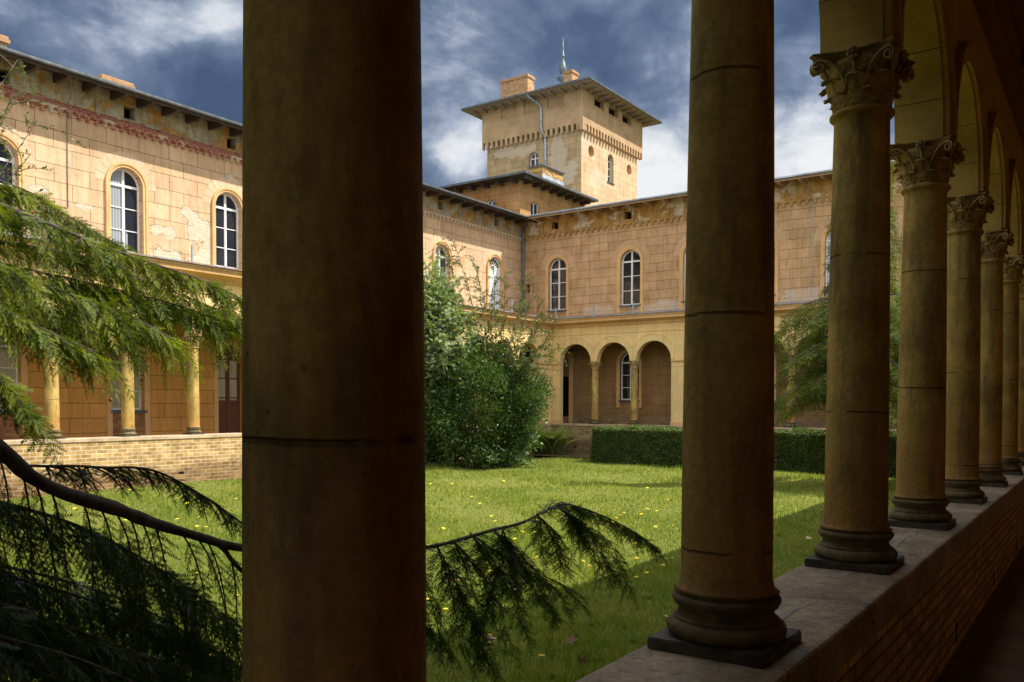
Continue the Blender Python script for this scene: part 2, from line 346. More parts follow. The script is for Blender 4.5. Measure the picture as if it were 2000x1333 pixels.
def f_col(g):
    tc = g.n('TexCoord', None, 3); ox, oy, oz = g.sep(tc); p = g.pos(); rnd = g.n('ObjectInfo', None, 5)
    q = g.v('ADD', p, g.scale(g.comb(rnd, rnd, rnd), 13.0))
    n_ = g.noise(q, 2.4, 7, .62); big = g.noise(q, .9, 3); f_ = g.noise(q, 42, 5, .7); st = g.noise(g.scale(q, (5, 5, .7)), 2.4, 6, .6)
    col = g.mix(g.rng(n_, .32, .68), (.29, .185, .040), (.70, .48, .14))
    col = g.mix(g.rng(st, .50, .72, 0, .75), col, (.17, .12, .06))
    rust = g.rng(g.m('ADD', g.m('MULTIPLY', oz, -.45), g.m('ADD', g.m('MULTIPLY', n_, .9), g.m('MULTIPLY', big, .5))), .30, .75, 0, .75)
    col = g.mix(rust, col, (.40, .165, .04))
    gr = g.rng(g.m('SUBTRACT', g.m('MULTIPLY', g.noise(q, 5, 5), .55), oz), .0, .24, 0, .85); col = g.mix(gr, col, (.10, .085, .05))
    moss = g.rng(g.noise(q, 1.3, 5), .56, .7, 0, .4); col = g.mix(moss, col, (.22, .20, .10))
    col = mul(g, col, g.mix(g.rng(f_, .3, .7), (.74, .73, .70), (1.14, 1.13, 1.12))); chip = g.rng(g.noise(q, 11, 6, .7), .66, .69); col = g.mix(g.m('MULTIPLY', chip, .6), col, (.50, .38, .17)); sm = g.rng(g.noise(g.scale(q, (2, 2, .6)), 3.1, 6, .7), .52, .62, 0, .45); col = g.mix(sm, col, (.12, .10, .055))
    zj = g.m('ADD', oz, g.m('MULTIPLY', rnd, .5)); zj = g.m('ADD', zj, g.m('MULTIPLY', g.noise(g.scale(q, (6, 6, 0)), 1.5, 5, .6), .022))
    jz = g.m('ABSOLUTE', g.m('SUBTRACT', g.m('FRACT', g.m('DIVIDE', zj, .83)), .5))
    j = g.m('MULTIPLY', g.rng(jz, .0085, .003), g.rng(g.noise(q, 5, 3), .42, .50)); col = g.mix(g.m('MULTIPLY', j, .6), col, (.08, .035, .015))
    pit = g.rng(g.noise(q, 60, 2), .72, .8)
    return col, g.m('SUBTRACT', g.m('ADD', g.m('MULTIPLY', f_, .6), n_), g.m('ADD', g.m('MULTIPLY', j, 1.2), g.m('ADD', pit, g.m('MULTIPLY', chip, -.7)))), .008
M_COL = mat('weathered_column_stone', f_col, .8, .3)
def f_cap(g):
    p = g.pos(); n_ = g.noise(p, 9, 6, .62); f_ = g.noise(p, 60, 4, .7)
    col = g.mix(g.rng(n_, .3, .7), (.28, .19, .07), (.80, .58, .24))
    col = mul(g, col, g.mix(g.rng(f_, .3, .7), (.8, .8, .78), (1.08, 1.08, 1.08)))
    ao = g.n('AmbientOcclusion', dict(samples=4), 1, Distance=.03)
    col = g.mix(g.rng(ao, .75, .35, 0, .6), col, (.10, .06, .03))   # darker brown in the recesses of the carving
    return col, g.m('ADD', f_, n_), .002
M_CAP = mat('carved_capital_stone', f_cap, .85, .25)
def f_abac(g):
    p = g.pos(); n_ = g.noise(p, 7, 6, .62); return g.mix(g.rng(n_, .4, .65), (.13, .085, .04), (.50, .34, .14)), g.noise(p, 40, 4), .003
M_ABA = mat('sooty_abacus_stone', f_abac, .9, .2)
def f_base(g):
    p = g.pos(); n_ = g.noise(p, 8, 6, .65); f_ = g.noise(p, 55, 4, .7)
    col = g.mix(g.rng(n_, .35, .65), (.07, .055, .03), (.22, .165, .08)); col = g.mix(g.rng(g.noise(p, 3, 4), .55, .7, 0, .5), col, (.16, .17, .08))
    return mul(g, col, g.mix(f_, (.8, .8, .8), (1.2, 1.2, 1.2))), g.m('ADD', f_, n_), .004
M_BASE = mat('mossy_base_stone', f_base, .85, .3)
M_PLINTH = mat('black_slate_plinth', lambda g: (g.mix(g.rng(g.noise(g.pos(), 9, 6, .65), .35, .7), (.035, .03, .026), (.13, .10, .07)), g.noise(g.pos(), 30, 5, .7), .008), .6, .4)
def f_ledge(g):
    p, u, z = uvz(g, 'y'); x = g.sep(p)[0]
    n_ = g.noise(p, 2.2, 8, .68); f_ = g.noise(p, 34, 5, .75); m_ = g.noise(p, 11, 5, .65)
    col = g.mix(g.rng(n_, .34, .66), (.19, .145, .095), (.44, .345, .23))
    col = mul(g, col, g.mix(g.rng(f_, .3, .7), (.5, .5, .5), (1.4, 1.36, 1.32)))
    col = g.mix(g.rng(m_, .60, .68, 0, .7), col, (.085, .07, .06)); col = g.mix(g.rng(g.noise(p, 55, 2), .70, .76, 0, .6), col, (.46, .42, .36))
    # mortar smears and transverse joints of the coping slabs
    wob = g.m('MULTIPLY', g.m('SUBTRACT', g.noise(p, 4, 5, .6), .5), .35)
    jy = g.m('ABSOLUTE', g.m('SUBTRACT', g.m('FRACT', g.m('DIVIDE', g.m('ADD', u, g.m('ADD', wob, -2.0)), 1.9)), .5))
    mm = g.m('MULTIPLY', g.rng(jy, .035, .022), g.rng(g.noise(p, 2.5, 3), .35, .5)); col = g.mix(g.m('MULTIPLY', mm, .8), col, (.27, .255, .225))
    jx = g.m('ABSOLUTE', g.m('SUBTRACT', g.m('ADD', x, g.m('MULTIPLY', wob, .25)), -1.1)); ml = g.m('MULTIPLY', g.rng(jx, .028, .016), g.rng(g.noise(p, 1.1, 3), .47, .52)); col = g.mix(g.m('MULTIPLY', ml, .7), col, (.30, .275, .24))
    ck = g.n('TexVoronoi', dict(feature='DISTANCE_TO_EDGE'), 0, Vector=g.v('ADD', p, g.scale(g.n('TexNoise', None, 1, Vector=p, Scale=5.0, Detail=4.0), .25)), Scale=.75)
    cm = g.m('MULTIPLY', g.rng(ck, .006, .002), g.rng(g.noise(p, 1.6, 3), .50, .56)); col = g.mix(g.m('MULTIPLY', cm, .7), col, (.04, .03, .025))
    h = g.m('ADD', g.m('MULTIPLY', f_, .6), g.m('ADD', g.m('MULTIPLY', m_, .8), g.m('MULTIPLY', g.m('MAXIMUM', mm, ml), .9)))
    return col, g.m('SUBTRACT', h, cm), .007
M_LEDGE = mat('worn_coping_stone', f_ledge, .72, .35)
def f_cope(g):
    p = g.pos(); n_ = g.noise(p, 2.5, 7, .62); return mul(g, g.mix(g.rng(n_, .35, .65), (.36, .26, .17), (.62, .46, .30)), g.mix(g.noise(p, 25, 4), (.8, .8, .8), (1.15, 1.15, 1.15))), n_, .006
M_COPE = mat('pale_coping_stone', f_cope, .9, .2)
def f_brick(ax, c1, c2, mt, dirtz=None, bw=.25, bh=.078, ms=.010):
    def fn(g):
        p, u, z = uvz(g, ax); col, fac = bricks(g, u, z, c1, c2, mt, bw, bh, ms, p, .003)
        n_ = g.noise(p, 4, 7, .62); f_ = g.noise(p, 40, 4, .7)
        cell = g.n('TexWhiteNoise', dict(noise_dimensions='2D'), 0, Vector=g.comb(g.m('FLOOR', g.m('DIVIDE', g.m('ADD', u, g.m('MULTIPLY', g.m('MODULO', g.m('FLOOR', g.m('DIVIDE', z, bh)), 2), bw/2)), bw)), g.m('FLOOR', g.m('DIVIDE', z, bh))))
        col = mul(g, col, g.mix(cell, (.78, .75, .72), (1.12, 1.1, 1.08)))
        col = mul(g, col, g.mix(g.rng(n_, .3, .7), (.72, .69, .64), (1.12, 1.12, 1.1)))
        if dirtz is not None:
            dm = g.rng(g.m('SUBTRACT', z, g.m('MULTIPLY', g.m('SUBTRACT', g.noise(p, 1.1, 6, .65), .5), .7)), dirtz+.12, dirtz-.06, 0, .82)
            col = g.mix(dm, col, mul(g, col, (.42, .36, .33))); sp = g.rng(g.noise(p, 12, 3), .63, .68); col = g.mix(g.m('MULTIPLY', g.m('MULTIPLY', dm, sp), .6), col, (.5, .45, .37))
        return col, g.m('SUBTRACT', g.m('MULTIPLY', f_, .4), g.m('MULTIPLY', fac, 1.0)), .008
    return fn
M_BRL = mat('yellow_brick_left', f_brick('y', (.58, .39, .16), (.36, .22, .085), (.66, .56, .40), -1.72, .27, .097, .013), .9, .2)
M_BRB = mat('yellow_brick_back', f_brick('x', (.46, .33, .15), (.30, .20, .09), (.46, .40, .29), -1.6, .27, .097, .012), .9, .2)
M_BRN = mat('walk_brick', f_brick('y', (.66, .43, .15), (.44, .27, .09), (.17, .11, .055)), .75, .35)
M_BRC = mat('orange_chimney_brick', f_brick('x', (.48, .26, .13), (.56, .34, .17), (.42, .31, .2)), .9, .2)
M_BRC2 = mat('orange_chimney_brick_side', f_brick('y', (.48, .26, .13), (.56, .34, .17), (.42, .31, .2)), .9, .2)
M_BRY = mat('yellow_chimney_brick', f_brick('y', (.62, .42, .09), (.25, .10, .05), (.50, .40, .24), None, .25, .08), .9, .2)
M_BRP = mat('dado_brick', f_brick('y', (.30, .13, .05), (.40, .20, .08), (.34, .22, .12)), .9, .2)
def f_wood(c, d_, sc=(1, 1, 12)):
    def fn(g):
        p = g.pos(); n_ = g.noise(g.scale(p, sc), 3, 6, .65); return g.mix(g.rng(n_, .3, .7), d_, c), n_, .003
    return fn
M_DWOOD = mat('dark_eaves_wood', f_wood((.095, .065, .045), (.035, .024, .018)), .8, .3)
M_LWOOD = mat('pale_eaves_wood', f_wood((.50, .34, .21), (.33, .21, .13)), .8, .3)
M_TWOOD = mat('tower_eaves_wood', f_wood((.33, .24, .15), (.20, .14, .09)), .8, .3)
M_CWOOD = mat('painted_ceiling_wood', f_wood((.30, .15, .06), (.17, .08, .035), (1, 8, 1)), .7, .3)
M_ORN = mat('painted_ceiling_ornament', lambda g: (g.mix(g.rng(g.n('TexMagic', dict(turbulence_depth=3), 1, Vector=g.pos(), Scale=9.0), .5, .6), (.10, .05, .02), (.30, .07, .03)), None, 0), .7, .3)
M_ZINC = mat('zinc_sheet', lambda g: (g.mix(g.rng(g.noise(g.pos(), 2.2, 6, .6), .35, .7), (.24, .29, .33), (.50, .55, .60)), g.noise(g.pos(), 5, 3), .004), .42, .5, Metallic=.55)
M_ZDARK = mat('old_zinc_gutter', lambda g: (g.mix(g.rng(g.noise(g.pos(), 4, 6, .6), .35, .7), (.075, .085, .095), (.17, .19, .20)), g.noise(g.pos(), 5, 3), .004), .5, .5, Metallic=.4)
M_RUST = mat('stained_roof_flashing', lambda g: (g.mix(g.rng(g.noise(g.pos(), 3.2, 6, .65), .45, .6), (.30, .31, .33), (.30, .16, .09)), g.noise(g.pos(), 5, 3), .006), .6, .4, Metallic=.3)
M_WHITE = mat('white_window_paint', lambda g: (g.mix(g.rng(g.noise(g.pos(), 5, 6, .7), .35, .75), (.80, .80, .78), (.62, .60, .55)), g.noise(g.pos(), 40, 3), .002), .5, .4)
M_SHUT = mat('white_shutter_paint', lambda g: (g.mix(g.rng(g.noise(g.pos(), 3, 6, .7), .35, .75), (.80, .82, .84), (.70, .71, .72)), None, 0), .5, .4)
M_GLASS = mat('dark_window_glass', lambda g: (g.mix(g.noise(g.pos(), 1.5, 3), (.008, .010, .014), (.035, .035, .04)), g.noise(g.pos(), 1.2, 2), .02), .03, .6)
M_CURT = mat('curtained_window_glass', lambda g: (g.mix(g.rng(g.m('SINE', g.m('MULTIPLY', g.m('ADD', g.sep(g.pos())[0], g.sep(g.pos())[1]), 75)), -1, 1), (.20, .24, .26), (.38, .42, .43)), None, 0), .06, .6, Coat_Weight=.6)
M_BLIND = mat('cream_blind_glass', lambda g: (g.mix(g.rng(g.noise(g.scale(g.pos(), (1, 9, 1)), 2, 4), .3, .7), (.36, .31, .21), (.50, .45, .33)), None, 0), .12, .5)
M_BROWN = mat('brown_door_paint', f_wood((.15, .052, .022), (.10, .033, .015), (1, 9, 1)), .5, .4)
M_DARK = mat('dark_doorway', lambda g: ((.012, .010, .009), None, 0), .9, .1)
M_IRON = mat('galvanised_post', lambda g: (g.mix(g.noise(g.pos(), 9, 3), (.25, .29, .34), (.42, .47, .53)), None, 0), .5, .5, Metallic=.4)
M_FLOOR = mat('walk_floor_brick', f_brick('y', (.20, .13, .08), (.14, .09, .055), (.06, .045, .035), None, .24, .12), .7, .4)
M_CEIL = mat('walk_ceiling_plaster', f_plain((.16, .10, .05), .15), .9, .2)
M_BARK = mat('conifer_bark', lambda g: (g.mix(g.rng(g.noise(g.scale(g.pos(), (1, 1, .4)), 18, 6, .7), .35, .7), (.035, .028, .024), (.13, .105, .09)), g.noise(g.pos(), 40, 4), .004), .85, .3)
M_STEM = mat('shrub_stem_bark', lambda g: (g.mix(g.noise(g.pos(), 8, 4), (.10, .075, .05), (.24, .18, .12)), None, 0), .85, .2)
def f_leaf(c1, c2, c3, sc=1.5):
    def fn(g):
        r = g.n('NewGeometry', None, 8); n_ = g.noise(g.pos(), sc, 4)
        c = g.mix(r, c1, c2); return g.mix(g.rng(n_, .42, .66, 0, .75), c, c3), None, 0
    return fn
LF = dict(rough=.45, spec=.4)
M_NDL = mat('sunlit_hemlock_needles', f_leaf((.030, .060, .008), (.13, .175, .018), (.27, .30, .03), 4.5), trans=(.35, (1.5, 1.6, .5)), rough=.6, spec=.2)  # lighter copy: sunlight on the upper boughs put into the needle colour
M_NDD = mat('shaded_hemlock_needles', f_leaf((.022, .055, .024), (.040, .085, .028), (.055, .105, .025), 4), trans=(.28, (1.3, 1.5, .6)), **LF)  # darker copy: shade on lower boughs and crown put into the colour
M_NDR = mat('cedar_needles', f_leaf((.030, .050, .008), (.08, .11, .016), (.19, .21, .03), 1.4), trans=(.3, (1.4, 1.5, .5)), rough=.7, spec=.12)
M_LAU = mat('laurel_leaves', f_leaf((.016, .045, .010), (.055, .110, .020), (.13, .19, .03), 1.9), rough=.38, spec=.5, trans=(.22, (1.6, 1.8, .5)))
M_MAP = mat('maple_leaves', f_leaf((.13, .175, .085), (.22, .27, .14), (.26, .30, .13), 1.0), rough=.5, spec=.35, trans=(.32, (1.5, 1.7, .6)))
M_PRI = mat('privet_leaves', f_leaf((.055, .085, .022), (.13, .16, .04), (.16, .17, .04), 1.6), rough=.4, spec=.4, trans=(.3, (1.4, 1.5, .6)))
M_FRN = mat('fern_leaves', f_leaf((.20, .28, .08), (.32, .40, .13), (.36, .40, .10), 3), rough=.5, spec=.3, trans=(.38, (1.4, 1.5, .5)))
M_HED = mat('hedge_leaves', f_leaf((.03, .06, .016), (.15, .20, .06), (.16, .20, .055), 3), rough=.5, spec=.35, trans=(.25, (1.5, 1.7, .5)))
def f_grass(g):
    r = g.n('NewGeometry', None, 8); p = g.pos(); a = g.noise(p, .45, 5, .6); b = g.noise(p, 2.4, 5, .65)
    c = g.mix(r, (.12, .185, .025), (.235, .295, .045)); c = g.mix(g.rng(a, .42, .62, 0, .55), c, (.32, .335, .065)); c = g.mix(g.rng(b, .55, .70, 0, .7), c, (.36, .35, .11))
    return g.mix(g.rng(b, .44, .32, 0, .6), c, (.085, .14, .022)), None, 0
M_GRS = mat('grass_blades', f_grass, rough=.6, spec=.25, trans=(.45, (1.3, 1.4, .6)))
def f_lawn(g):
    p = g.pos(); a = g.noise(p, .35, 5, .6); b = g.noise(p, 3, 6, .7); c = g.noise(p, 30, 4, .7)
    col = g.mix(g.rng(a, .35, .65), (.13, .16, .03), (.20, .21, .05)); col = g.mix(g.rng(b, .45, .7, 0, .6), col, (.22, .22, .06)); col = mul(g, col, g.mix(c, (.45, .5, .45), (1.45, 1.4, 1.3)))
    x, y, z = g.sep(p)
    soil = g.rng(g.m('ADD', g.m('MINIMUM', g.m('SUBTRACT', 32.3, y), g.m('MULTIPLY', g.m('SUBTRACT', -16, x), -1000)), g.m('MULTIPLY', g.m('SUBTRACT', b, .5), 1.6)), 1.0, .7, 0, .0)
    return g.mix(soil, col, (.08, .05, .03)), g.m('ADD', b, c), .04
M_LAWN = mat('lawn_turf', f_lawn, .95, .1)
M_SOIL = mat('bed_soil', lambda g: (g.mix(g.noise(g.pos(), 6, 6, .7), (.05, .032, .018), (.15, .12, .05)), g.noise(g.pos(), 20, 5), .03), .95, .1)
M_GROUND = mat('outer_ground', lambda g: (g.mix(g.noise(g.pos(), .2, 5), (.08, .10, .04), (.14, .13, .07)), None, 0), .95, .1)
M_DAND = mat('dandelion_yellow', lambda g: (g.mix(g.n('NewGeometry', None, 8), (.80, .55, .02), (.85, .70, .06)), None, 0), .7, .2)
M_DLEAF = mat('dry_brown_leaf', lambda g: (g.mix(g.noise(g.pos(), 30, 4), (.11, .045, .025), (.22, .10, .055)), None, 0), .6, .3)
M_PLEAF = mat('dry_pale_leaf', lambda g: (g.mix(g.noise(g.pos(), 30, 4), (.55, .33, .17), (.70, .50, .32)), None, 0), .6, .3)

# ------------------------------------------------------------------ ground
def sheet(name, x0, x1, y0, y1, z, m, label=None, cat=None):
    mb = MB(); mb.quad((x0, y0, z), (x1, y0, z), (x1, y1, z), (x0, y1, z)); return tag(mb.build(name, m), label, cat, kind='structure')
sheet('ground', -1500, 1500, -1500, 1500, -2.26, M_GROUND)
mb = MB(); nx, ny = 70, 130
def lawnz(x, y): return -2.2+.035*math.sin(x*.9+1)*math.sin(y*.6)+.02*math.sin(x*2.3+y*1.7)
for i in range(nx+1):
    for j in range(ny+1):
        x = -20.7+(19.35)*i/nx; y = -6+38.5*j/ny; mb.v.append((x, y, lawnz(x, y)))
mb.f = [(i*(ny+1)+j, (i+1)*(ny+1)+j, (i+1)*(ny+1)+j+1, i*(ny+1)+j+1) for i in range(nx) for j in range(ny)]
tag(mb.build('lawn', M_LAWN, smooth=True), 'sunlit green lawn filling the courtyard', 'lawn', kind='structure')
sheet('garden_bed', -20.68, -1.4, 29.6, 32.48, -2.15, M_SOIL, 'narrow strip of bare earth along the back wall', 'bed')
for nm, a in (('cloister_floor', (-1.0, 1.5, -6, 34)), ('left_walk_floor', (XW, -20.9, -6, 34)), ('back_walk_floor', (-20.9, -1.0, 32.8, 34))):
    sheet(nm, *a, -1.732, M_FLOOR)

# ------------------------------------------------------------------ column prototype (local origin = top of parapet under its axis)
def leaf(mb, th, r0, z0, h, w, curl, lobes=5, nt_=12, nv=8, flare=.3):
    G1, G2 = [], []
    ct, st = math.cos(th), math.sin(th)
    for i in range(nt_+1):
        t = i/nt_
        if t < .72: tt = t/.72; r = r0+flare*.05*tt**2; z = z0+h*tt; nx_, nz = 1, 0
        else:
            a = (t-.72)/.28*math.pi*.95; r = r0+flare*.05+curl*(1-math.cos(a))*.9; z = z0+h+curl*math.sin(a)*.55-curl*.35*(a/math.pi)**2; 
        hw = w*(.78+.35*math.sin(math.pi*min(t*1.05, 1)))*(1-max(0, t-.72)/.28*.45)*(1+.16*math.sin(lobes*2*math.pi*t))
        for j in range(nv+1):
            v = j/nv*2-1; y = hw*v
            gr = .0062*math.cos(v*math.pi*3)-.012*abs(v)**1.5*(1 if t < .75 else .6)+.004*math.sin(lobes*2*math.pi*t+abs(v)*2)*abs(v)
            rr = math.hypot(r+gr, 0); q = Vector((rr*ct-y*st, rr*st+y*ct, z-.006*abs(v)*(t > .7)))
            G1.append(q); G2.append(Vector(((rr-.009)*ct-y*st, (rr-.009)*st+y*ct, z-.004*(t > .7))))
    n = nv+1; k = len(G1); fs = []
    for i in range(nt_):
        for j in range(nv):
            a = i*n+j; fs.append((a, a+1, a+n+1, a+n)); fs.append((k+a+n, k+a+n+1, k+a+1, k+a))
    bd = [j for j in range(nv)]+[i*n+nv for i in range(nt_)]+[nt_*n+nv-j for j in range(nv)]+[(nt_-i)*n for i in range(nt_)]
    for a, b in zip(bd, bd[1:]+bd[:1]): fs.append((a, k+a, k+b, b))
    mb.add(G1+G2, fs)
def ribbon(mb, pts, wd, thick, side):
    """band following pts, wd wide along 'side', thick in plane"""
    vs = []; N = len(pts); side = side.normalized()
    for i, p in enumerate(pts):
        t = (pts[min(i+1, N-1)]-pts[max(i-1, 0)]).normalized(); nn = t.cross(side).normalized(); w = wd[i] if isinstance(wd, list) else wd; h = thick[i] if isinstance(thick, list) else thick
        vs += [p+side*w/2+nn*h/2, p+side*w*.25+nn*h*.18, p-side*w*.25+nn*h*.18, p-side*w/2+nn*h/2, p-side*w/2-nn*h/2, p+side*w/2-nn*h/2]
    fs = [(6*i+j, 6*i+(j+1) % 6, 6*i+6+(j+1) % 6, 6*i+6+j) for i in range(N-1) for j in range(6)]+[(0, 1, 2, 3, 4, 5), tuple(6*N-1-j for j in range(6))]
    mb.add(vs, fs)
def make_column(parent):
    H0, H1 = 2.418, 2.717      # underside and top of the capital above the parapet
    mb = MB(); prof = [(.186, .205), (.170, .215), (.166, .235)]
    for i in range(13): t = i/12; prof.append((.1615-.0205*t**1.6, .25+(2.33-.25)*t))
    prof += [(.140, 2.375), (.145, 2.395), (.155, 2.40), (.163, 2.408), (.163, 2.422), (.155, 2.432), (.146, 2.436)]
    mb.lathe(prof, 64); sh = mb.build('column', M_COL, parent, True, world=False)
    mb = MB(); pr = [(.20, .042)]
    for a in range(-80, 91, 17): pr.append((.182+.030*math.cos(R(a)), .072+.030*math.sin(R(a))))
    pr += [(.186, .105), (.186, .110)]
    for a in range(0, 181, 20): pr.append((.180-.012*math.sin(R(a)), .112+.04*a/180))
    pr += [(.184, .154), (.184, .158)]
    for a in range(-80, 91, 17): pr.append((.176+.017*math.cos(R(a)), .176+.017*math.sin(R(a))))
    pr += [(.178, .196), (.178, .206), (.16, .209)]
    mb.lathe(pr, 64); mb.build('base', M_BASE, sh, True, world=False)
    mb = MB(); bm_P = lambda u, d_, z: (u, d_, z)
    mb.box(bm_P, -.211, .211, -.211, .211, -.002, .042); mb.build('plinth', M_PLINTH, sh, world=False, bevel=.005)
    # capital
    mb = MB(); hz_ = H1-H0
    bell = [(.140, H0+.01)]+[(.136+.004*t+.052*t**3.2, H0+.012+(hz_-.055)*t) for t in [i/10 for i in range(11)]]+[(.15, H1-.03)]
    mb.lathe(bell, 48)
    for k in range(8): leaf(mb, math.pi/8+k*math.pi/4, .143, H0+.006, .088, .056, .020, 4)
    for k in range(8): leaf(mb, k*math.pi/4, .150, H0+.05, .115, .058, .027, 5, flare=.5)
    for k in range(4):
        dg = math.pi/4+k*math.pi/2
        for s_ in (-1, 1):
            a0 = dg+s_*R(27); P0 = Vector((.158*math.cos(a0), .158*math.sin(a0), H0+.09)); tip = Vector((.262*math.cos(dg), .262*math.sin(dg), H1-.058))+Vector((-math.sin(dg), math.cos(dg), 0))*s_*.018
            dr = Vector((tip.x-P0.x, tip.y-P0.y, 0)); L = dr.length; dr.normalize(); pts = []
            for i in range(11): t = i/10; pts.append(P0+dr*(L*(t**1.5))+Vector((0, 0, (tip.z+.022-P0.z)*math.sin(t*math.pi/2)**.9)))
            cc = pts[-1]-Vector((0, 0, .034)); r_ = .034
            for i in range(1, 27): a = i/26*math.pi*3.1; q = r_*(1-.80*i/26); pts.append(cc+dr*(q*math.sin(a))+Vector((0, 0, q*math.cos(a))))
            ribbon(mb, pts, [.030-.012*(i/len(pts)) for i in range(len(pts))], [.011-.004*(i/len(pts)) for i in range(len(pts))], Vector((-dr.y, dr.x, 0)))
            # inner helix towards the middle of the face
            fc = dg+s_*math.pi/4; a1 = fc-s_*R(17); P0 = Vector((.158*math.cos(a1), .158*math.sin(a1), H0+.10)); pts = []
            tn = Vector((-math.sin(fc), math.cos(fc), 0))*s_; rad = Vector((math.cos(fc), math.sin(fc), 0))
            for i in range(8): t = i/7; pts.append(P0+tn*.012*t+rad*.020*t+Vector((0, 0, .085*t)))
            cc = pts[-1]+tn*.016
            for i in range(1, 18): a = i/17*math.pi*2.6; q = .016*(1-.7*i/17); pts.append(cc-tn*q*math.cos(a)+Vector((0, 0, q*math.sin(a))))
            ribbon(mb, pts, .014, .007, rad)
            for q_ in range(5):      # rosettes beside the stalk
                a2 = q_*2*math.pi/5; c0 = rad*.185+tn*(-.052)+Vector((0, 0, H1-.105)); c1 = c0+tn*.013*math.cos(a2)+Vector((0, 0, .013*math.sin(a2)))
                mb.tube([c0, c1+rad*.008, c1+rad*.003], [.004, .009, .002], 6)
        fc = k*math.pi/2; rad = Vector((math.cos(fc), math.sin(fc), 0)); tn = Vector((-rad.y, rad.x, 0)); c0 = rad*.196+Vector((0, 0, H1-.028))
        for q_ in range(6):
            a2 = q_*math.pi/3+.3; c1 = c0+tn*.026*math.cos(a2)+Vector((0, 0, .026*math.sin(a2)))+rad*.012
            mb.tube([c0-rad*.01, c1, c1+(c1-c0)*.35-rad*.01], [.006, .015, .004], 7)
        mb.tube([c0, c0+rad*.026, c0+rad*.034], [.012, .010, .003], 8)
        mb.tube([rad*.155+Vector((0, 0, H0+.10)), rad*.172+Vector((0, 0, H0+.17)), c0], [.007, .006, .008], 8)
    mb.build('capital', M_CAP, sh, True, world=False)
    mb = MB()
    def outline(c, s_, n=14):
        o = []
        for k in range(4):
            a = k*math.pi/2; A = Vector((c, -c+.03)); B = Vector((c, c-.03))
            for i in range(n+1):
                t = i/n; p_ = A.lerp(B, t); p_.x -= s_*4*t*(1-t); o.append((p_.x*math.cos(a)-p_.y*math.sin(a), p_.x*math.sin(a)+p_.y*math.cos(a)))
        return o
    lv = [(.203, .048, H1-.046), (.212, .045, H1-.026), (.206, .045, H1-.024), (.225, .045, H1-.006), (.225, .045, H1)]
    rings = [[(x, y, z) for x, y in outline(c, s_)] for c, s_, z in lv]; n = len(rings[0]); vs = [p for r_ in rings for p in r_]
    mb.add(vs, [(j*n+k, j*n+(k+1) % n, (j+1)*n+(k+1) % n, (j+1)*n+k) for j in range(len(lv)-1) for k in range(n)]+[tuple(range(n-1, -1, -1)), tuple((len(lv)-1)*n+k for k in range(n))])
    mb.build('abacus', M_ABA, sh, world=False)
    return sh

ZS = 1.847; RA = .80          # springing and radius of the cloister arches
# ------------------------------------------------------------------ near cloister arcade
NA = empty('cloister_arcade', (-1.13, 12, -1.73), 'shaded near cloister arcade of stone columns on a brick parapet, seen from its walk', 'arcade')
ys = [2.945+1.897*j for j in range(-2, 15)]
mb = MB(); arch_wall(mb, PNI, -6, 32.75, ZS, 3.56, [(y+1.897/2, RA*2, ZS, ZS+.03) for y in ys], .28, True, 28); mb.build('arch_wall', M_NEAR, NA)
for y in ys:
    mb = MB(); c = y+1.897/2; ring(mb, PNI, c, ZS+.03, RA+.012, RA+.15, -.035, .0, n=28); ring(mb, PNI, c, ZS+.03, RA+.10, RA+.145, -.062, -.035, n=28)
    ring(mb, lambda u, d_, z: (-1.28+d_, u, z), c, ZS+.03, RA+.012, RA+.145, -.035, .0, n=28)
    mb.build('archivolt', M_NEAR, NA)
col0 = None
for j, y in enumerate(ys):
    if col0 is None: col0 = make_column(NA); c = col0
    else: c = dup(col0, (0, 0, 0), NA)
    c.location = Vector((-1.13, y+(.006 if j == 1 else 0), -.87))-wloc(NA)
mb = MB(); PNc = lambda u, d_, z: (-1.0-d_, u, z)
mb.box(PNc, -6, 31.45, -.135, .36, -2.3, -.965); pp = mb.build('parapet', M_BRN, NA)
mb = MB(); nseg = 150; prof = [(-.847, -1.03), (-.847, -.885), (-.853, -.874), (-.866, -.870), (-1.355, -.870), (-1.370, -.876), (-1.376, -.89), (-1.376, -.96), (-1.1, -.964)]
rn = random.Random(3); vs = []
for i in range(nseg+1):
    y = -6+37.45*i/nseg; w1 = (rn.random()-.5)*.007; w2 = (rn.random()-.5)*.008; w3 = (rn.random()-.5)*.004
    for k, (x, z) in enumerate(prof): vs.append((x+(w1 if k < 4 else w2)*(1 if 0 < k < 8 else .2), y, z+(w3 if k in (2, 3) else w3*.4 if 0 < k < 7 else 0)))
n = len(prof); mb.add(vs, [(i*n+k, i*n+(k+1) % n, (i+1)*n+(k+1) % n, (i+1)*n+k) for i in range(nseg) for k in range(n)]+[tuple(range(n)), tuple(nseg*n+n-1-k for k in range(n))])
mb.build('coping', M_LEDGE, pp)
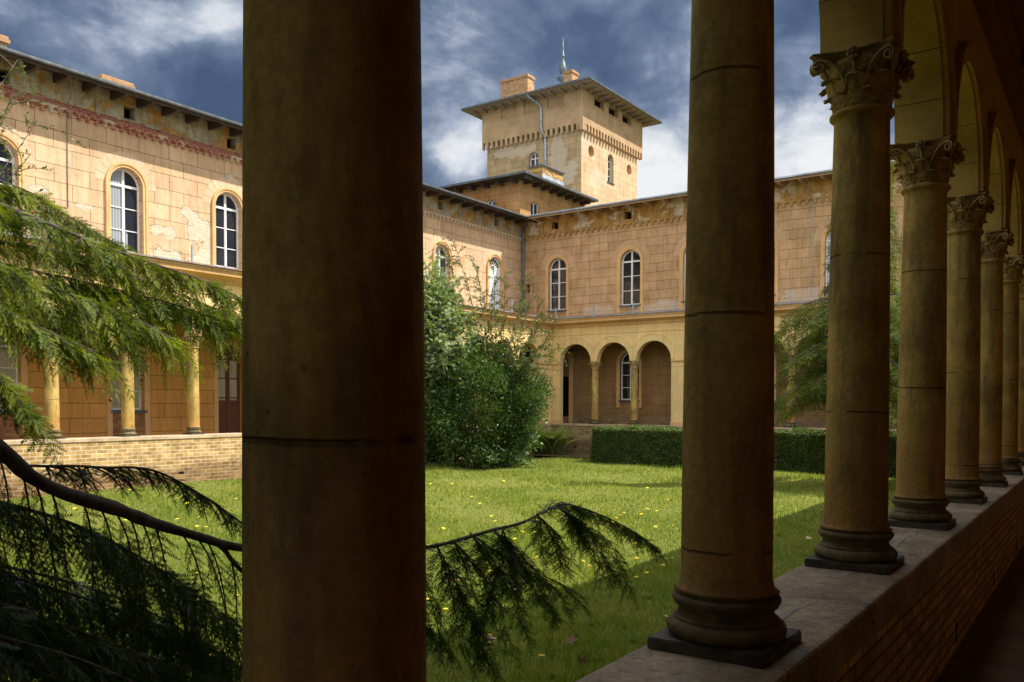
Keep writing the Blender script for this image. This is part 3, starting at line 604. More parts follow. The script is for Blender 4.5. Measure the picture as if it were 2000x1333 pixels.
# plaster band under the coping on the walk side is part of the parapet face; small drain openings at the foot
for k in range(12): mb = MB(); mb.box(lambda u, d_, z: (-.865+d_, u, z), 2+k*2.3, 2.05+k*2.3, 0, .004, -1.66, -1.52); mb.build('drain_slot', M_DARK, pp)
mb = MB(); mb.prism([(0, 3.30), (-.05, 3.31), (-.07, 3.36), (-.12, 3.38), (-.13, 3.44), (-.19, 3.46), (-.19, 3.56), (0, 3.56)], PNI, -6, 33); mb.build('inner_cornice', M_CWOOD, NA)
mb = MB(); PI_ = lambda u, d_, z: (u, d_, z)
mb.box(PI_, -1.0, 1.55, -6, 33, 3.56, 3.62); cb = mb.build('ceiling', M_CWOOD, NA)
proto = None
for k in range(21):
    y = -5.1+1.897*k
    if proto is None:
        mb = MB(); mb.box(PI_, -.8, 1.5, -.13, .13, -.17, -.001); proto = mb.build('ceiling_beam', M_CWOOD, cb, world=False, bevel=.01); b = proto
        mb = MB(); mb.box(PI_, -.7, 1.4, -.10, .10, -.176, -.1705); mb.build('painted_band', M_ORN, b, world=False)
    else: b = dup(proto, (0, 0, 0), cb)
    b.location = Vector((0, y, 3.56))-wloc(cb)
mb = MB(); mb.box(lambda u, d_, z: (1.5+d_, u, z), -6, 34, 0, .4, -1.9, 3.6); mb.box(PI_, -1.27, 1.9, -1.6, -1.35, -2.3, 3.6); mb.build('walk_wall', mat('umber_walk_wall', f_plain((.68, .38, .14), .12), .9, .1), NA)  # second box: unseen end wall, added to keep light off the near columns
def cornice(P, u0, u1, par, roof_d, zt):
    """cloister cornice + lean-to roof above an arcade front whose face is d=0"""
    mb = MB(); mb.prism([(.0, 3.40), (-.05, 3.41), (-.06, 3.50), (-.16, 3.56), (-.30, 3.60), (-.31, 3.70), (-.34, 3.72), (-.34, 3.78), (.15, 3.80), (.15, 3.40)], P, u0, u1)
    c_ = mb.build('cornice', M_OCHB, par)
    mb = MB(); mb.prism([(-.39, 3.785), (-.39, 3.825), (roof_d, zt), (roof_d, zt-.05)], P, u0-.0, u1+.0); r_ = mb.build('lean_to_roof', M_RUST, par)
    mb = MB(); mb.prism([(-.002, 3.07), (-.022, 3.075), (-.022, 3.10), (-.002, 3.11)], P, u0, u1); mb.build('string_course', M_OCH, par)
    return r_
PNO = lambda u, d_, z: (-1.28+d_, u, z)
cornice(PNO, -6, 32.6, NA, 3.3, 4.45)
mb = MB(); mb.box(PI_, -1.66, -1.0, 31.45, 32.6, -2.3, ZS); mb.build('corner_pier', M_OCH, NA)
mb = MB(); mb.quad((-1.28, -6, 3.4), (-1.28, 32.6, 3.4), (-1.28, 32.6, 3.62), (-1.28, -6, 3.62)); mb.build('attic_wall', M_OCH, NA)

# ------------------------------------------------------------------ left wing
LW = empty('left_wing', (-24, 20, -2.2), 'long sunlit wing on the left, peeling buff stucco above a ground floor arcade', 'building')
Y0 = 2.0
wl = [6.85, 10.32, 13.80, 17.28, 20.8, 24.4, 28.0, 31.78]
WN = (1.0, 4.30, 6.22)        # opening width, sill, springing (upper windows)
mb = MB(); arch_wall(mb, PLW, Y0, YW, 4.0, 7.86, [(c, 1.0, 4.36, 6.30) for c in wl], .22)
sw = [7.0, 10.5, 13.93, 17.42, 20.9, 24.4, 27.9, 31.9]
arch_wall(mb, PLW, Y0, YW, 7.86, 8.95, [(c, .34, 8.22, 8.60, 'r') for c in sw], .3)
mb.box(lambda u, d_, z: (XW-d_, u, z), Y0, YW, .35, .6, -2.2, 8.95)
uw = mb.build('upper_wall', M_LW, LW)
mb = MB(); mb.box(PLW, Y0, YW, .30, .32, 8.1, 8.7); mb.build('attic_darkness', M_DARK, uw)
mb = MB(); frieze(mb, PLW, Y0, YW-.02, 7.78, 8.0, .248, .10)
def f_fz(g):
    p, u, z = uvz(g, 'y'); n_ = g.noise(p, 1.6, 7, .65); c = g.mix(g.noise(p, 5, 4), (.42, .31, .19), (.60, .47, .32)); rb, rf = bricks(g, u, z, (.27, .055, .04), (.40, .16, .10), (.42, .31, .22), .13, .077, .008, p)
    c = g.mix(g.m('MULTIPLY', g.rng(n_, .45, .50), g.rng(u, 27, 19)), c, rb); return c, g.noise(p, 20, 4), .006
mb.build('arched_frieze', mat('crumbling_frieze', f_fz, .92, .15), LW)
mb = MB(); mb.prism([(0, 3.98), (-.05, 3.98), (-.05, 4.36), (0, 4.38)], PLW, Y0, YW)
def bars(mb, P, c, w, zb, zs, dd, arched=True, nrow=3, fw_=.055, mull=.075, top='v', t=.05):
    a, b = c-w/2, c+w/2
    mb.box(P, a, a+fw_, dd, dd+t, zb, zs); mb.box(P, b-fw_, b, dd, dd+t, zb, zs); mb.box(P, a+fw_, b-fw_, dd, dd+t, zb, zb+fw_)
    mb.box(P, c-mull/2, c+mull/2, dd-.012, dd+t-.004, zb+fw_, zs-.035); mb.box(P, a+fw_, b-fw_, dd-.014, dd+t-.006, zs-.035, zs+.035)
    for k in range(1, nrow):
        z = zb+(zs-zb)*k/nrow; mb.box(P, a+fw_, c-mull/2, dd+.006, dd+t-.008, z-.014, z+.014); mb.box(P, c+mull/2, b-fw_, dd+.006, dd+t-.008, z-.014, z+.014)
    if arched:
        ring(mb, P, c, zs+.001, w/2-fw_, w/2, dd, dd+t, n=18)
        mb.box(P, c-mull/2, c+mull/2, dd-.01, dd+t-.01, zs+.035, zs+w/2-fw_*.6)
def fan(P, c, w, zb, zs, dd, arched=True, n=16, side=0):
    a, b = c-w/2, c+w/2
    if side < 0: b = c
    if side > 0: a = c
    r_ = w/2; pts = []
    if arched:
        pts = [(a, zb)]+[(c-r_*math.cos(math.pi*i/n), zs+r_*math.sin(math.pi*i/n)) for i in range(n+1) if (side == 0 or (side < 0 and i <= n//2) or (side > 0 and i >= n//2))]
        if side > 0: pts = [(a, zb)]+pts[1:]
        pts.append((b, zb))
    else: pts = [(a, zb), (a, zs), (b, zs), (b, zb)]
    mb = MB(); mb.add([P(x, dd, y) for x, y in pts], [tuple(range(len(pts)))]); return mb
def voussoirs(mb, P, c, zs, r0, r1, n=11, pr=.006):
    for i in range(n):
        a0 = math.pi*i/n+.008; a1 = math.pi*(i+1)/n-.008; ring(mb, P, c, zs, r0, r1, -pr, .004, n=3, a0=a0, a1=a1)
def window(par, P, c, w, zb, zs, wallmat, dd=.16, kind='g', sur=True, nrow=3, frm=None, jw=.0, vm=None, proud=.05):
    mb = MB(); bars(mb, P, c, w-.004, zb+.03, zs, dd, nrow=nrow); fr = mb.build('window', frm or M_WHITE, par)
    left = {'g': M_GLASS, 'c': M_CURT, 'm': M_CURT, 'b': M_BLIND}[kind]; right = {'g': M_GLASS, 'c': M_CURT, 'm': M_GLASS, 'b': M_BLIND}[kind]
    fan(P, c, w-.02, zb+.04, zs, dd+.03, side=-1).build('pane', left, fr, recalc=False); fan(P, c, w-.02, zb+.04, zs, dd+.031, side=1).build('pane', right, fr, recalc=False)
    mb = MB(); mb.box(P, c-w/2-.06, c+w/2+.06, -.06, dd-.002, zb-.045, zb+.02); mb.build('sill', M_ZDARK, fr)
    if sur:
        mb = MB(); ring(mb, P, c, zs, w/2+.002, w/2+.075, -proud, .0, leg=zs-zb+.32-jw, n=22); ring(mb, P, c, zs, w/2+.075, w/2+.14, -proud-.025, .0, leg=zs-zb+.32-jw, n=22)
        mb.build('surround', M_OCHB, fr)
    if vm:
        mb = MB(); voussoirs(mb, P, c, zs, w/2+.142, w/2+.44); mb.build('voussoir_ring', vm, fr)
    return fr
M_VL = mat('voussoir_left', f_plain((.70, .485, .315), .08), .9, .15); M_VB = mat('voussoir_back', f_plain((.57, .375, .215), .10), .9, .15)
for c, k in zip(wl[:-1], ['g', 'm', 'm', 'g', 'g', 'm', 'm']): window(LW, PLW, c, 1.0, 4.36, 6.30, None, kind=k, vm=M_VL)
# shuttered window next to the corner
c = wl[-1]; mb = MB()
for s_ in (-1, 1): mb.box(PLW, c+(0.004 if s_ > 0 else -.49), c+(.49 if s_ > 0 else -.004), .06, .10, 4.40, 6.27)
for s_ in (-.25, .25):
    for z0_, z1_ in ((4.5, 5.3), (5.4, 6.15)): mb.box(PLW, c+s_-.17, c+s_+.17, .048, .06, z0_, z1_)
sh_ = mb.build('window', M_SHUT, LW); tag(sh_, 'window closed by white shutters')
mb = MB(); ring(mb, PLW, c, 6.30, .44, .498, .08, .13, n=18); ring(mb, PLW, c, 6.30, .10, .14, .08, .12, n=10)
for k in range(1, 7): a = math.pi*k/7; mb.tube([PLW(c-.12*math.cos(a), .1, 6.3+.12*math.sin(a)), PLW(c-.45*math.cos(a), .1, 6.3+.45*math.sin(a))], .014, 4)
mb.box(PLW, c-.5, c+.5, .05, .12, 6.27, 6.33); mb.build('fanlight', M_WHITE, sh_)
fan(PLW, c, .98, 6.3, 6.3, .135).build('pane', M_GLASS, sh_, recalc=False)
mb = MB(); ring(mb, PLW, c, 6.30, .502, .575, -.05, 0, leg=2.2, n=22); ring(mb, PLW, c, 6.30, .575, .64, -.075, 0, leg=2.2, n=22); mb.build('surround', M_OCHB, sh_)
mb = MB(); voussoirs(mb, PLW, c, 6.30, .642, .94); mb.build('voussoir_ring', M_VL, sh_)
# eaves roof
def eaves(par, P, u0, u1, over, zr, wood, fasc, sheetm, slope, back, pitch, first, corner=0):
    mb = MB(); o = over
    mb.prism([(-o, zr+.17), (-o, zr+.20), (back, zr+.20+(back+o)*slope), (back, zr+.17+(back+o)*slope)], P, u0, u1); rf = mb.build('roof', sheetm, par)
    mb = MB(); mb.prism([(-o+.03, zr+.125), (-o+.03, zr+.168), (.35, zr+.168+(.32+o)*slope), (.35, zr+.125+(.32+o)*slope)], P, u0, u1); mb.build('eaves_boards', wood, rf)
    mb = MB(); mb.prism([(-o-.02, zr+.06), (-o-.02, zr+.19), (-o+.028, zr+.19), (-o+.028, zr+.06)], P, u0, u1); mb.build('fascia', fasc, rf)
    mb = MB(); mb.prism([(-o-.13, zr+.15), (-o-.13, zr+.205), (-o-.08, zr+.215), (-o-.022, zr+.215), (-o-.022, zr+.13), (-o-.10, zr+.13)], P, u0, u1); mb.build('gutter', M_ZDARK if sheetm is not M_ZINC else M_ZINC, rf)
    pr = None; n_ = int((u1-first)/pitch)
    for k in range(n_+1):
        u = first+k*pitch
        if pr is None:
            mb = MB(); mb.prism([(-o+.12, .02), (-o+.03, .06), (-o+.03, .120), (.0, .120+o*slope*.9), (.0, .05), (-o+.35, .02)], lambda u_, d_, z: tuple(Vector(P(u_, d_, z))-Vector(P(0, 0, 0))), -.055, .055)
            pr = mb.build('rafter', wood, rf, world=False); r_ = pr
        else: r_ = dup(pr, (0, 0, 0), rf)
        r_.location = Vector(P(u, 0, zr))-wloc(rf)
    return rf
RL = eaves(LW, PLW, Y0, YW+.35, .85, 8.56, M_DWOOD, M_DWOOD, M_ZDARK, .22, 6, .80, 2.2)
def chimney(par, x0, x1, y0, y1, z0, z1, m, m2, cap=True, name='chimney', flash=True):
    mb = MB(); mb.box(PI_, x0, x1, y0, y1, z0, z1); c_ = mb.build(name, m, par)
    mb = MB(); mb.box(PI_, x1, x1+.006, y0, y1, z0, z1); mb.build('side_face', m2, c_)
    if cap:
        mb = MB(); mb.box(PI_, x0-.06, x1+.066, y0-.06, y1+.06, z1-.16, z1-.06); mb.box(PI_, x0-.03, x1+.036, y0-.03, y1+.03, z1-.06, z1+.02); mb.build('chimney_cap', m, c_)
    if flash:
        mb = MB(); b = z0+.0; mb.add([(x0-.12, y0-.12, b), (x1+.12, y0-.12, b), (x1+.12, y1+.12, b), (x0-.12, y1+.12, b), (x0-.01, y0-.01, b+.28), (x1+.02, y0-.01, b+.28), (x1+.02, y1+.01, b+.28), (x0-.01, y1+.01, b+.28)],
                       [(0, 1, 5, 4), (1, 2, 6, 5), (2, 3, 7, 6), (3, 0, 4, 7)]); mb.build('flashing', M_ZINC, c_)
    return c_
chimney(RL, -25.6, -25.0, 14.0, 14.95, 9.0, 9.86, M_BRC, M_BRC2, flash=False); chimney(RL, -25.6, -25.0, 9.9, 11.3, 9.0, 10.02, M_BRC, M_BRC2, flash=False)
mb = MB(); mb.tube([PLW(12.0, -.9, 8.72), PLW(12.02, -.5, 8.4), PLW(12.1, -.03, 8.0), PLW(12.1, -.02, 5.35)], .012, 5); mb.build('lightning_cable', M_ZDARK, LW)
def arcade(par, P, u0, u1, groups, colpts, wallname='arcade_wall'):
    """P: front plane d=0"""
    mb = MB(); ops = []
    for gset in groups: ops += [(c, RA*2, ZS, ZS+.03) for c in gset]
    arch_wall(mb, P, u0, u1, ZS, 3.42, ops, .28, True, 20); mb.build(wallname, M_OCH, par)
    for c, w, a, b in ops:
        mb = MB(); vs = []; n = 32; half = .953
        for i in range(n+1):
            t = math.pi*i/n; co_, si = math.cos(t), math.sin(t); ro = min(RA+.33, half/max(abs(co_), 1e-6)); rm = min(RA+.27, ro-.004)
            for r_, d_ in ((RA+.004, 0), (RA+.004, -.030), (rm, -.030), (rm+.001, -.045), (ro, -.045), (ro, 0)): vs.append(P(c-r_*co_, d_, ZS+.03+r_*si))
        mb.add(vs, [(6*i+j, 6*i+(j+1) % 6, 6*i+6+(j+1) % 6, 6*i+6+j) for i in range(n) for j in range(6)]); mb.build('archivolt', M_OCH, par)
    for c in colpts:
        q = dup(col0, (0, 0, 0), par); q.location = Vector(P(c, .14, -.87))-wloc(par)
def parapet(par, P, u0, u1, m):
    mb = MB(); mb.box(P, u0, u1, -.105, .38, -2.3, -.962); p_ = mb.build('parapet', m, par)
    mb = MB(); mb.prism([(-.13, -.960), (-.13, -.885), (-.12, -.870), (.42, -.870), (.42, -.960)], P, u0, u1); mb.build('coping', M_COPE, p_)
    mb = MB(); k = 0
    u = u0+1.2
    while u < u1: mb = MB(); mb.box(P, u, u+.16, -.109, -.1055, -1.93, -1.86); mb.build('air_vent', M_DARK, p_); u += 2.6
yl = [10.37+1.9345*k for k in range(-4, 11)]
arcade(LW, PLA, Y0, 32.6, [[c+1.9345/2 for c in yl]], yl)
parapet(LW, PLA, Y0, 32.4, M_BRL)
mb = MB(); mb.box(PLA, 31.46, 32.60, 0, .5, -.868, ZS); mb.build('corner_pier', M_OCH, LW)
mb = MB(); mb.prism([(-.012, 1.57), (-.012, 1.60), (0, 1.61)], PLA, 31.45, 32.6); mb.box(PLA, 31.44, 32.58, -.045, .3, 1.79, 1.846); mb.box(PLA, 31.43, 32.58, -.03, .3, -.868, -.72); mb.build('impost', M_OCHB, LW)
cornice(PLA, Y0, 32.6, LW, 2.62, 4.28)
mb = MB(); mb.box(PLW, Y0, 34, -2.6, 0, 3.35, 3.39); mb.build('walk_ceiling', M_CEIL, LW)
# ground floor inner wall
mb = MB(); lo = [(c, 1.0, -.23, 1.47) for c in wl if abs(c-17.28) > 1 and c < 30]+[(17.30, .92, -1.73, 1.44)]
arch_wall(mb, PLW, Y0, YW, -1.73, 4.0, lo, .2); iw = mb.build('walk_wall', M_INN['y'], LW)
for c in wl:
    if c > 30 or abs(c-17.28) < 1: continue
    fr = window(LW, PLW, c, 1.0, -.23, 1.47, None, kind='b', nrow=3, sur=False)
    mb = MB(); ring(mb, PLW, c, 1.47, .502, .66, -.03, 0, leg=3.1, n=18); mb.build('surround', M_OCHB, fr)
    mb = MB(); mb.box(PLW, c-.497, c+.497, -.012, .001, -1.72, -.28); mb.build('brick_dado', M_BRP, fr)
c = 17.30; mb = MB(); bars(mb, PLW, c, .915, -1.70, 1.44, .12, nrow=5, fw_=.08, mull=.12); mb.box(PLW, c-.40, c+.40, .125, .16, -1.68, .10)
dr_ = mb.build('door', M_BROWN, LW)
mb = MB(); mb.box(PLW, c-.42, c-.05, .165, .17, .10, 1.40); mb.box(PLW, c+.05, c+.42, .165, .17, .10, 1.40); mb.build('pane', M_BLIND, dr_)
fan(PLW, c, .88, 1.44, 1.44, .168).build('fanlight_pane', M_GLASS, dr_, recalc=False)
mb = MB(); ring(mb, PLW, c, 1.44, .465, .62, -.03, 0, leg=3.1, n=18); mb.build('surround', M_OCHB, dr_)
# posts on the lean-to roof
def posts(par, P, us, d_):
    pr = None
    for u in us:
        if pr is None:
            mb = MB(); mb.box(PI_, -.022, .022, -.022, .022, -.1, .42); mb.tube([(0, 0, .42), (0, 0, .47)], .016, 6); pr = mb.build('roof_post', M_IRON, par, world=False); q = pr
        else: q = dup(pr, (0, 0, 0), par)
        q.location = Vector(P(u, d_, 3.9))-wloc(par)
posts(LW, PLA, [14.08+1.9*k for k in range(-3, 9)], -.1)

# ------------------------------------------------------------------ back wing
BW = empty('back_wing', (-10, 34.5, -2.2), 'shaded brown stucco wing closing the far side of the courtyard, with yellow arches', 'building')
X1 = 3.0
wb = [-21.43, -17.61, -14.6, -11.65, -8.72, -5.8, -2.9]
mb = MB(); arch_wall(mb, PBW, XW, X1, 4.0, 7.92, [(c, 1.0, 4.36, 6.36) for c in wb]+[(-23.1, .2, 5.36, 5.76, 'r')], .22)
sb = [-21.58, -17.75, -14.7, -11.6, -8.7, -5.8, -2.9]
arch_wall(mb, PBW, XW, X1, 7.92, 8.95, [(c, .36, 8.22, 8.57, 'r') for c in sb], .3)
mb.box(PBW, XW, X1, .35, .6, -2.2, 8.95); uw = mb.build('upper_wall', M_BW, BW)
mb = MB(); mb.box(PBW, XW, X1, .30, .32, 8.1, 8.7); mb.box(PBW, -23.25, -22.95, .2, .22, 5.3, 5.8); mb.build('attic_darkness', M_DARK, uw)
mb = MB(); frieze(mb, PBW, XW+.02, X1, 7.84, 8.06, .30, .075); mb.build('arched_frieze', mat('frieze_ochre', f_plain((.50, .30, .11), .2), .9, .15), BW)
for c, k in zip(wb, ['g', 'g', 'm', 'g', 'm', 'g', 'g']): window(BW, PBW, c, 1.0, 4.40, 6.36, None, kind=k, vm=M_VB)
RB = eaves(BW, PBW, XW+.85, X1, .85, 8.60, M_LWOOD, M_LWOOD, M_ZINC, .20, 6, .82, -22.3)
mb = MB(); mb.tube([PBW(-9.72, -.9, 8.75), PBW(-9.72, -.4, 8.4), PBW(-9.72, -.02, 7.9), PBW(-9.72, -.02, 4.3)], .012, 5); mb.build('lightning_cable', M_ZINC, BW)
mb = MB(); P_ = [(-23.3, 33.86)]; mb.tube([(-22.75, 33.3, 8.72), (-23.15, 33.72, 8.5), (-23.3, 33.86, 8.3), (-23.3, 33.86, 4.35)], .06, 10)
for z in (5.2, 6.6, 7.9): mb.tube([(-23.3, 33.86, z), (-23.3, 33.86, z+.05)], .075, 10)
mb.build('downpipe', M_ZDARK, BW)
b0 = [-19.6, -17.69, -15.78]; per = 6.66
grp = [[x+per*k for x in b0] for k in range(3)]
cols = [x for k in range(3) for x in (-18.66+per*k, -16.73+per*k)]
arcade(BW, PBA, -20.81, -1.14, grp, cols)
parapet(BW, PBA, -20.8, -1.3, M_BRB)
mb = MB(); mb2 = MB()
for a, b in ((-20.81, -20.41), (-14.97, -13.75), (-8.31, -7.09), (-1.65, -1.14)):
    mb = MB(); mb2 = MB(); mb.box(PBA, a, b, 0, .28, -.868, ZS-.0005); mb2.box(PBA, a-.02*(a > -20), b+.02*(b < -2), -.045, .32, 1.79, 1.846); mb2.box(PBA, a-.02*(a > -20), b+.02*(b < -2), -.03, .30, -.868, -.72); mb2.box(PBA, a-.004*(a > -20), b+.004*(b < -2), -.008, .2, 1.55, 1.58); pr_ = mb.build('pier', M_OCH, BW); mb2.build('impost', M_OCHB, pr_)
cornice(PBA, -20.81, -1.14, BW, 1.4, 4.10)
mb = MB(); mb.box(PBW, XW, X1, -1.3, 0, 3.35, 3.39); mb.build('walk_ceiling', M_CEIL, BW)
mb = MB(); lw_ = [-17.61, -14.6, -11.65, -8.72, -5.8, -2.9]
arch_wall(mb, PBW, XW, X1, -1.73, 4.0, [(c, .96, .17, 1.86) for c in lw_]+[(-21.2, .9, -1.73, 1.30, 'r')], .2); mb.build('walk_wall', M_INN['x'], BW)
for c in lw_: window(BW, PBW, c, .96, .17, 1.86, None, kind='g', nrow=3, dd=.12)
mb = MB(); mb.box(PBW, -21.7, -20.7, .19, .21, -1.73, 1.35); dd_ = mb.build('door', M_DARK, BW)
mb = MB(); ring(mb, PBW, -21.2, 1.9, .45, .72, -.05, 0, n=18); mb.box(PBW, -21.85, -21.65, -.05, 0, -1.73, 1.9); mb.box(PBW, -20.75, -20.55, -.05, 0, -1.73, 1.9); mb.build('surround', M_OCHB, dd_)
mb = MB(); mb.box(PBW, -23, -1.2, -.03, .0, -1.73, -.55); mb.build('brick_dado', mat('dado_brick_back', f_brick('x', (.28, .18, .09), (.36, .24, .12), (.30, .24, .16)), .9, .2), BW)
posts(BW, PBA, [-20.6, -18.65, -16.73, -14.82, -12.9, -10.1, -8.2, -6.3], -.05)

# ------------------------------------------------------------------ corner block
CB = empty('corner_block', (-29, 41, 8), 'low hip roofed block rising behind the courtyard corner in front of the tower', 'building')
mb = MB(); arch_wall(mb, PMS, -34, -26.35, 8.5, 12.1, [(-28.3, .56, 10.3, 11.25, 'r')], .2); mb.build('south_wall', M_CB, CB)
mb = MB(); arch_wall(mb, PME, 38, 45, 8.5, 12.1, [(39.45, .82, 10.2, 11.15, 'r')], .2); mb.build('east_wall', M_CE, CB)
for P, c, w, zt in ((PMS, -28.3, .56, 11.25), (PME, 39.45, .82, 11.15)):
    mb = MB(); mb.box(P, c-w/2, c-w/2+.05, .1, .14, 10.2, zt); mb.box(P, c+w/2-.05, c+w/2, .1, .14, 10.2, zt); mb.box(P, c-.03, c+.03, .1, .14, 10.2, zt); mb.box(P, c-w/2+.05, c+w/2-.05, .1, .14, zt-.05, zt-.001); fr = mb.build('window', M_WHITE, CB)
    mb = MB(); mb.box(P, c-w/2, c+w/2, .125, .135, 10.2, zt); mb.build('pane', M_GLASS, fr)
mb = MB(); e0 = (-34.6, 37.2, 12.2); zt = 12.2
V_ = [(-34.8, 37.2, zt), (-25.52, 37.2, zt), (-25.52, 44.9, zt), (-34.8, 44.9, zt), (-31.5, 41.5, zt+.95), (-29.8, 41.5, zt+.95), (-29.8, 44.9, zt+.95), (-31.5, 44.9, zt+.95)]
mb.add(V_, [(0, 1, 5, 4), (1, 2, 6, 5), (4, 5, 6, 7), (3, 0, 4, 7)]); mb.add([(x, y, z-.07) for x, y, z in V_[:4]], [(0, 1, 2, 3)])
mb.quad(V_[0], V_[1], (V_[1][0], V_[1][1], zt-.07), (V_[0][0], V_[0][1], zt-.07)); mb.quad(V_[1], V_[2], (V_[2][0], V_[2][1], zt-.07), (V_[1][0], V_[1][1], zt-.07))
cr = mb.build('roof', M_DWOOD, CB)
mb = MB(); mb.box(PI_, -34.9, -25.4, 37.08, 37.19, zt-.06, zt+.05); mb.box(PI_, -25.51, -25.4, 37.19, 44.9, zt-.06, zt+.05); mb.build('gutter', M_ZDARK, cr)
mb = MB(); mb.add([(x, y, z+.02) for x, y, z in V_], [(0, 1, 5, 4), (1, 2, 6, 5), (4, 5, 6, 7), (3, 0, 4, 7)]); mb.build('roof_sheet', M_ZINC, cr)
pa = pb = None
for k in range(9):
    x = -33.2+.95*k
    if pa is None: mb = MB(); mb.box(PI_, -.05, .05, -.65, 0, -.19, -.0); pa = mb.build('rafter', M_DWOOD, cr, world=False); q = pa
    else: q = dup(pa, (0, 0, 0), cr)
    q.location = Vector((x, 38, zt-.075))-wloc(cr)
for k in range(8):
    y = 38.4+.85*k
    if pb is None: mb = MB(); mb.box(PI_, 0, .65, -.05, .05, -.19, -.0); pb = mb.build('rafter', M_DWOOD, cr, world=False); q = pb
    else: q = dup(pb, (0, 0, 0), cr)
    q.location = Vector((-26.35, y, zt-.075))-wloc(cr)
c_ = chimney(cr, -27.0, -26.1, 39.8, 41.95, 12.3, 13.22, M_BRY, M_BRY, cap=False, flash=False); mb = MB(); mb.box(PI_, -27.1, -26.0, 39.7, 42.05, 13.22, 13.30); mb.build('chimney_cap', M_ZDARK, c_)
mb = MB(); mb.prism([(0, 0), (.12, 0), (0, .42)], lambda u, d_, z: (-26.09+d_, u, 12.35+z), 39.75, 42.0); mb.box(PI_, -27.05, -26.05, 39.7, 39.79, 12.3, 12.6); mb.build('flashing', M_ZINC, c_)

# ------------------------------------------------------------------ tower
TW = empty('square_tower', (-30.3, 48.8, 8), 'tall square belvedere tower with arched corbel band and spiked roof', 'tower')
mb = MB(); arch_wall(mb, PTS, -33.85, -26.7, 9, 16.76, [(-30.2, .74, 13.9, 15.55)], .3); mb.quad((-33.85, 45, 9), (-33.85, 52.45, 9), (-33.85, 52.45, 16.76), (-33.85, 45, 16.76)); mb.build('south_wall', M_TS, TW)
mb = MB(); arch_wall(mb, PTE, 45, 52.45, 9, 16.76, [(48.72, .80, 14.25, 15.68), (46.22, .70, 15.66, 15.66, 'c'), (51.28, .70, 15.66, 15.66, 'c')], .3); ew = mb.build('east_wall', M_TE, TW)
mb = MB(); mb.box(PTE, 45.7, 46.7, .30, .33, 15, 16.3); mb.box(PTE, 50.8, 51.8, .30, .33, 15, 16.3); mb.build('blind_recess', mat('round_recess', f_plain((.42, .22, .10), .15), .9, .1), ew)
for P, c, zb, zs, w in ((PTS, -30.2, 13.9, 15.55, .74), (PTE, 48.72, 14.25, 15.68, .8)): window(TW, P, c, w, zb, zs, None, dd=.24, kind='g', sur=False, nrow=3)
mb = MB(); voussoirs(mb, PTS, -30.2, 15.55, .40, .70); mb.build('voussoir_ring', M_TS, TW)
UT = dict(x0=-34.08, x1=-26.45, y0=44.76, y1=52.70)
PUS = lambda u, d_, z: (u, UT['y0']+d_, z); PUE = lambda u, d_, z: (UT['x1']-d_, u, z)
mb = MB(); arch_wall(mb, PUS, UT['x0'], UT['x1'], 17.1, 19.25, [(-31.98, 1.22, 18.32, 19.0, 'r'), (-30.2, 1.22, 18.32, 19.0, 'r'), (-28.42, 1.22, 18.32, 19.0, 'r')], .12)
mb.box(PUS, UT['x0']+.05, UT['x1']-.05, .12, .2, 18.2, 19.2)
arch_wall(mb, PUE, UT['y0'], UT['y1'], 17.1, 19.25, [(46.75, 1.25, 18.40, 18.97, 'r'), (48.60, 1.25, 18.40, 18.97, 'r'), (50.42, 1.25, 18.40, 18.97, 'r')], .3)
mb.quad((UT['x0'], UT['y0'], 17.1), (UT['x0'], UT['y1'], 17.1), (UT['x0'], UT['y1'], 19.25), (UT['x0'], UT['y0'], 19.25)); mb.quad((UT['x0'], UT['y1'], 16.9), (UT['x1'], UT['y1'], 16.9), (UT['x1'], UT['y1'], 19.25), (UT['x0'], UT['y1'], 19.25)); mb.quad((-33.85, 52.45, 9), (-26.71, 52.45, 9), (-26.71, 52.45, 17), (-33.85, 52.45, 17))
mb.quad((UT['x0'], UT['y0'], 17.1), (UT['x1'], UT['y0'], 17.1), (UT['x1'], UT['y1'], 17.1), (UT['x0'], UT['y1'], 17.1))
up_ = mb.build('upper_wall', M_TU, TW)
mb = MB()
for c in (-31.98, -30.2, -28.42): mb.box(PUS, c-.68, c+.68, -.035, .02, 18.25, 18.318)
for c in (46.75, 48.6, 50.42): mb.box(PUE, c-.68, c+.68, -.035, .02, 18.33, 18.398)
mb.build('sill_course', M_TU, up_)
mb = MB(); mb.box(PI_, -26.70, UT['x1']+.004, UT['y0']-.004, 45.0, 16.60, 17.12); mb.build('corner_trim', M_TU, up_)
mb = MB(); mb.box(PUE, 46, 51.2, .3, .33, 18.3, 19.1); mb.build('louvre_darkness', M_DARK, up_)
mb = MB(); frieze(mb, lambda u, d_, z: (u, 45+d_, z), UT['x0'], UT['x1'], 16.62, 17.1, .385, .24, 1, .3); frieze(mb, lambda u, d_, z: (-26.7-d_, u, z), UT['y0'], UT['y1'], 16.62, 17.1, .385, .25, 1, .3)
mb.build('corbel_frieze', M_TU, TW)
zt = 19.2; mb = MB(); x0, x1, y0, y1 = -35.0, -25.5, 43.85, 53.6; ap = (-30.4, 48.8, 21.05)
cs = [(x0, y0, zt), (x1, y0, zt), (x1, y1, zt), (x0, y1, zt)]; mb.add(cs+[ap], [(0, 1, 4), (1, 2, 4), (2, 3, 4), (3, 0, 4)]); tr = mb.build('roof', M_ZINC, TW)
mb = MB(); mb.add([(x, y, zt-.04) for x, y, z in cs]+[(x, y, zt-.10) for x, y, z in cs], [(0, 1, 2, 3), (4, 5, 6, 7), (0, 1, 5, 4), (1, 2, 6, 5), (2, 3, 7, 6), (3, 0, 4, 7)]); mb.build('eaves_boards', M_TWOOD, tr)
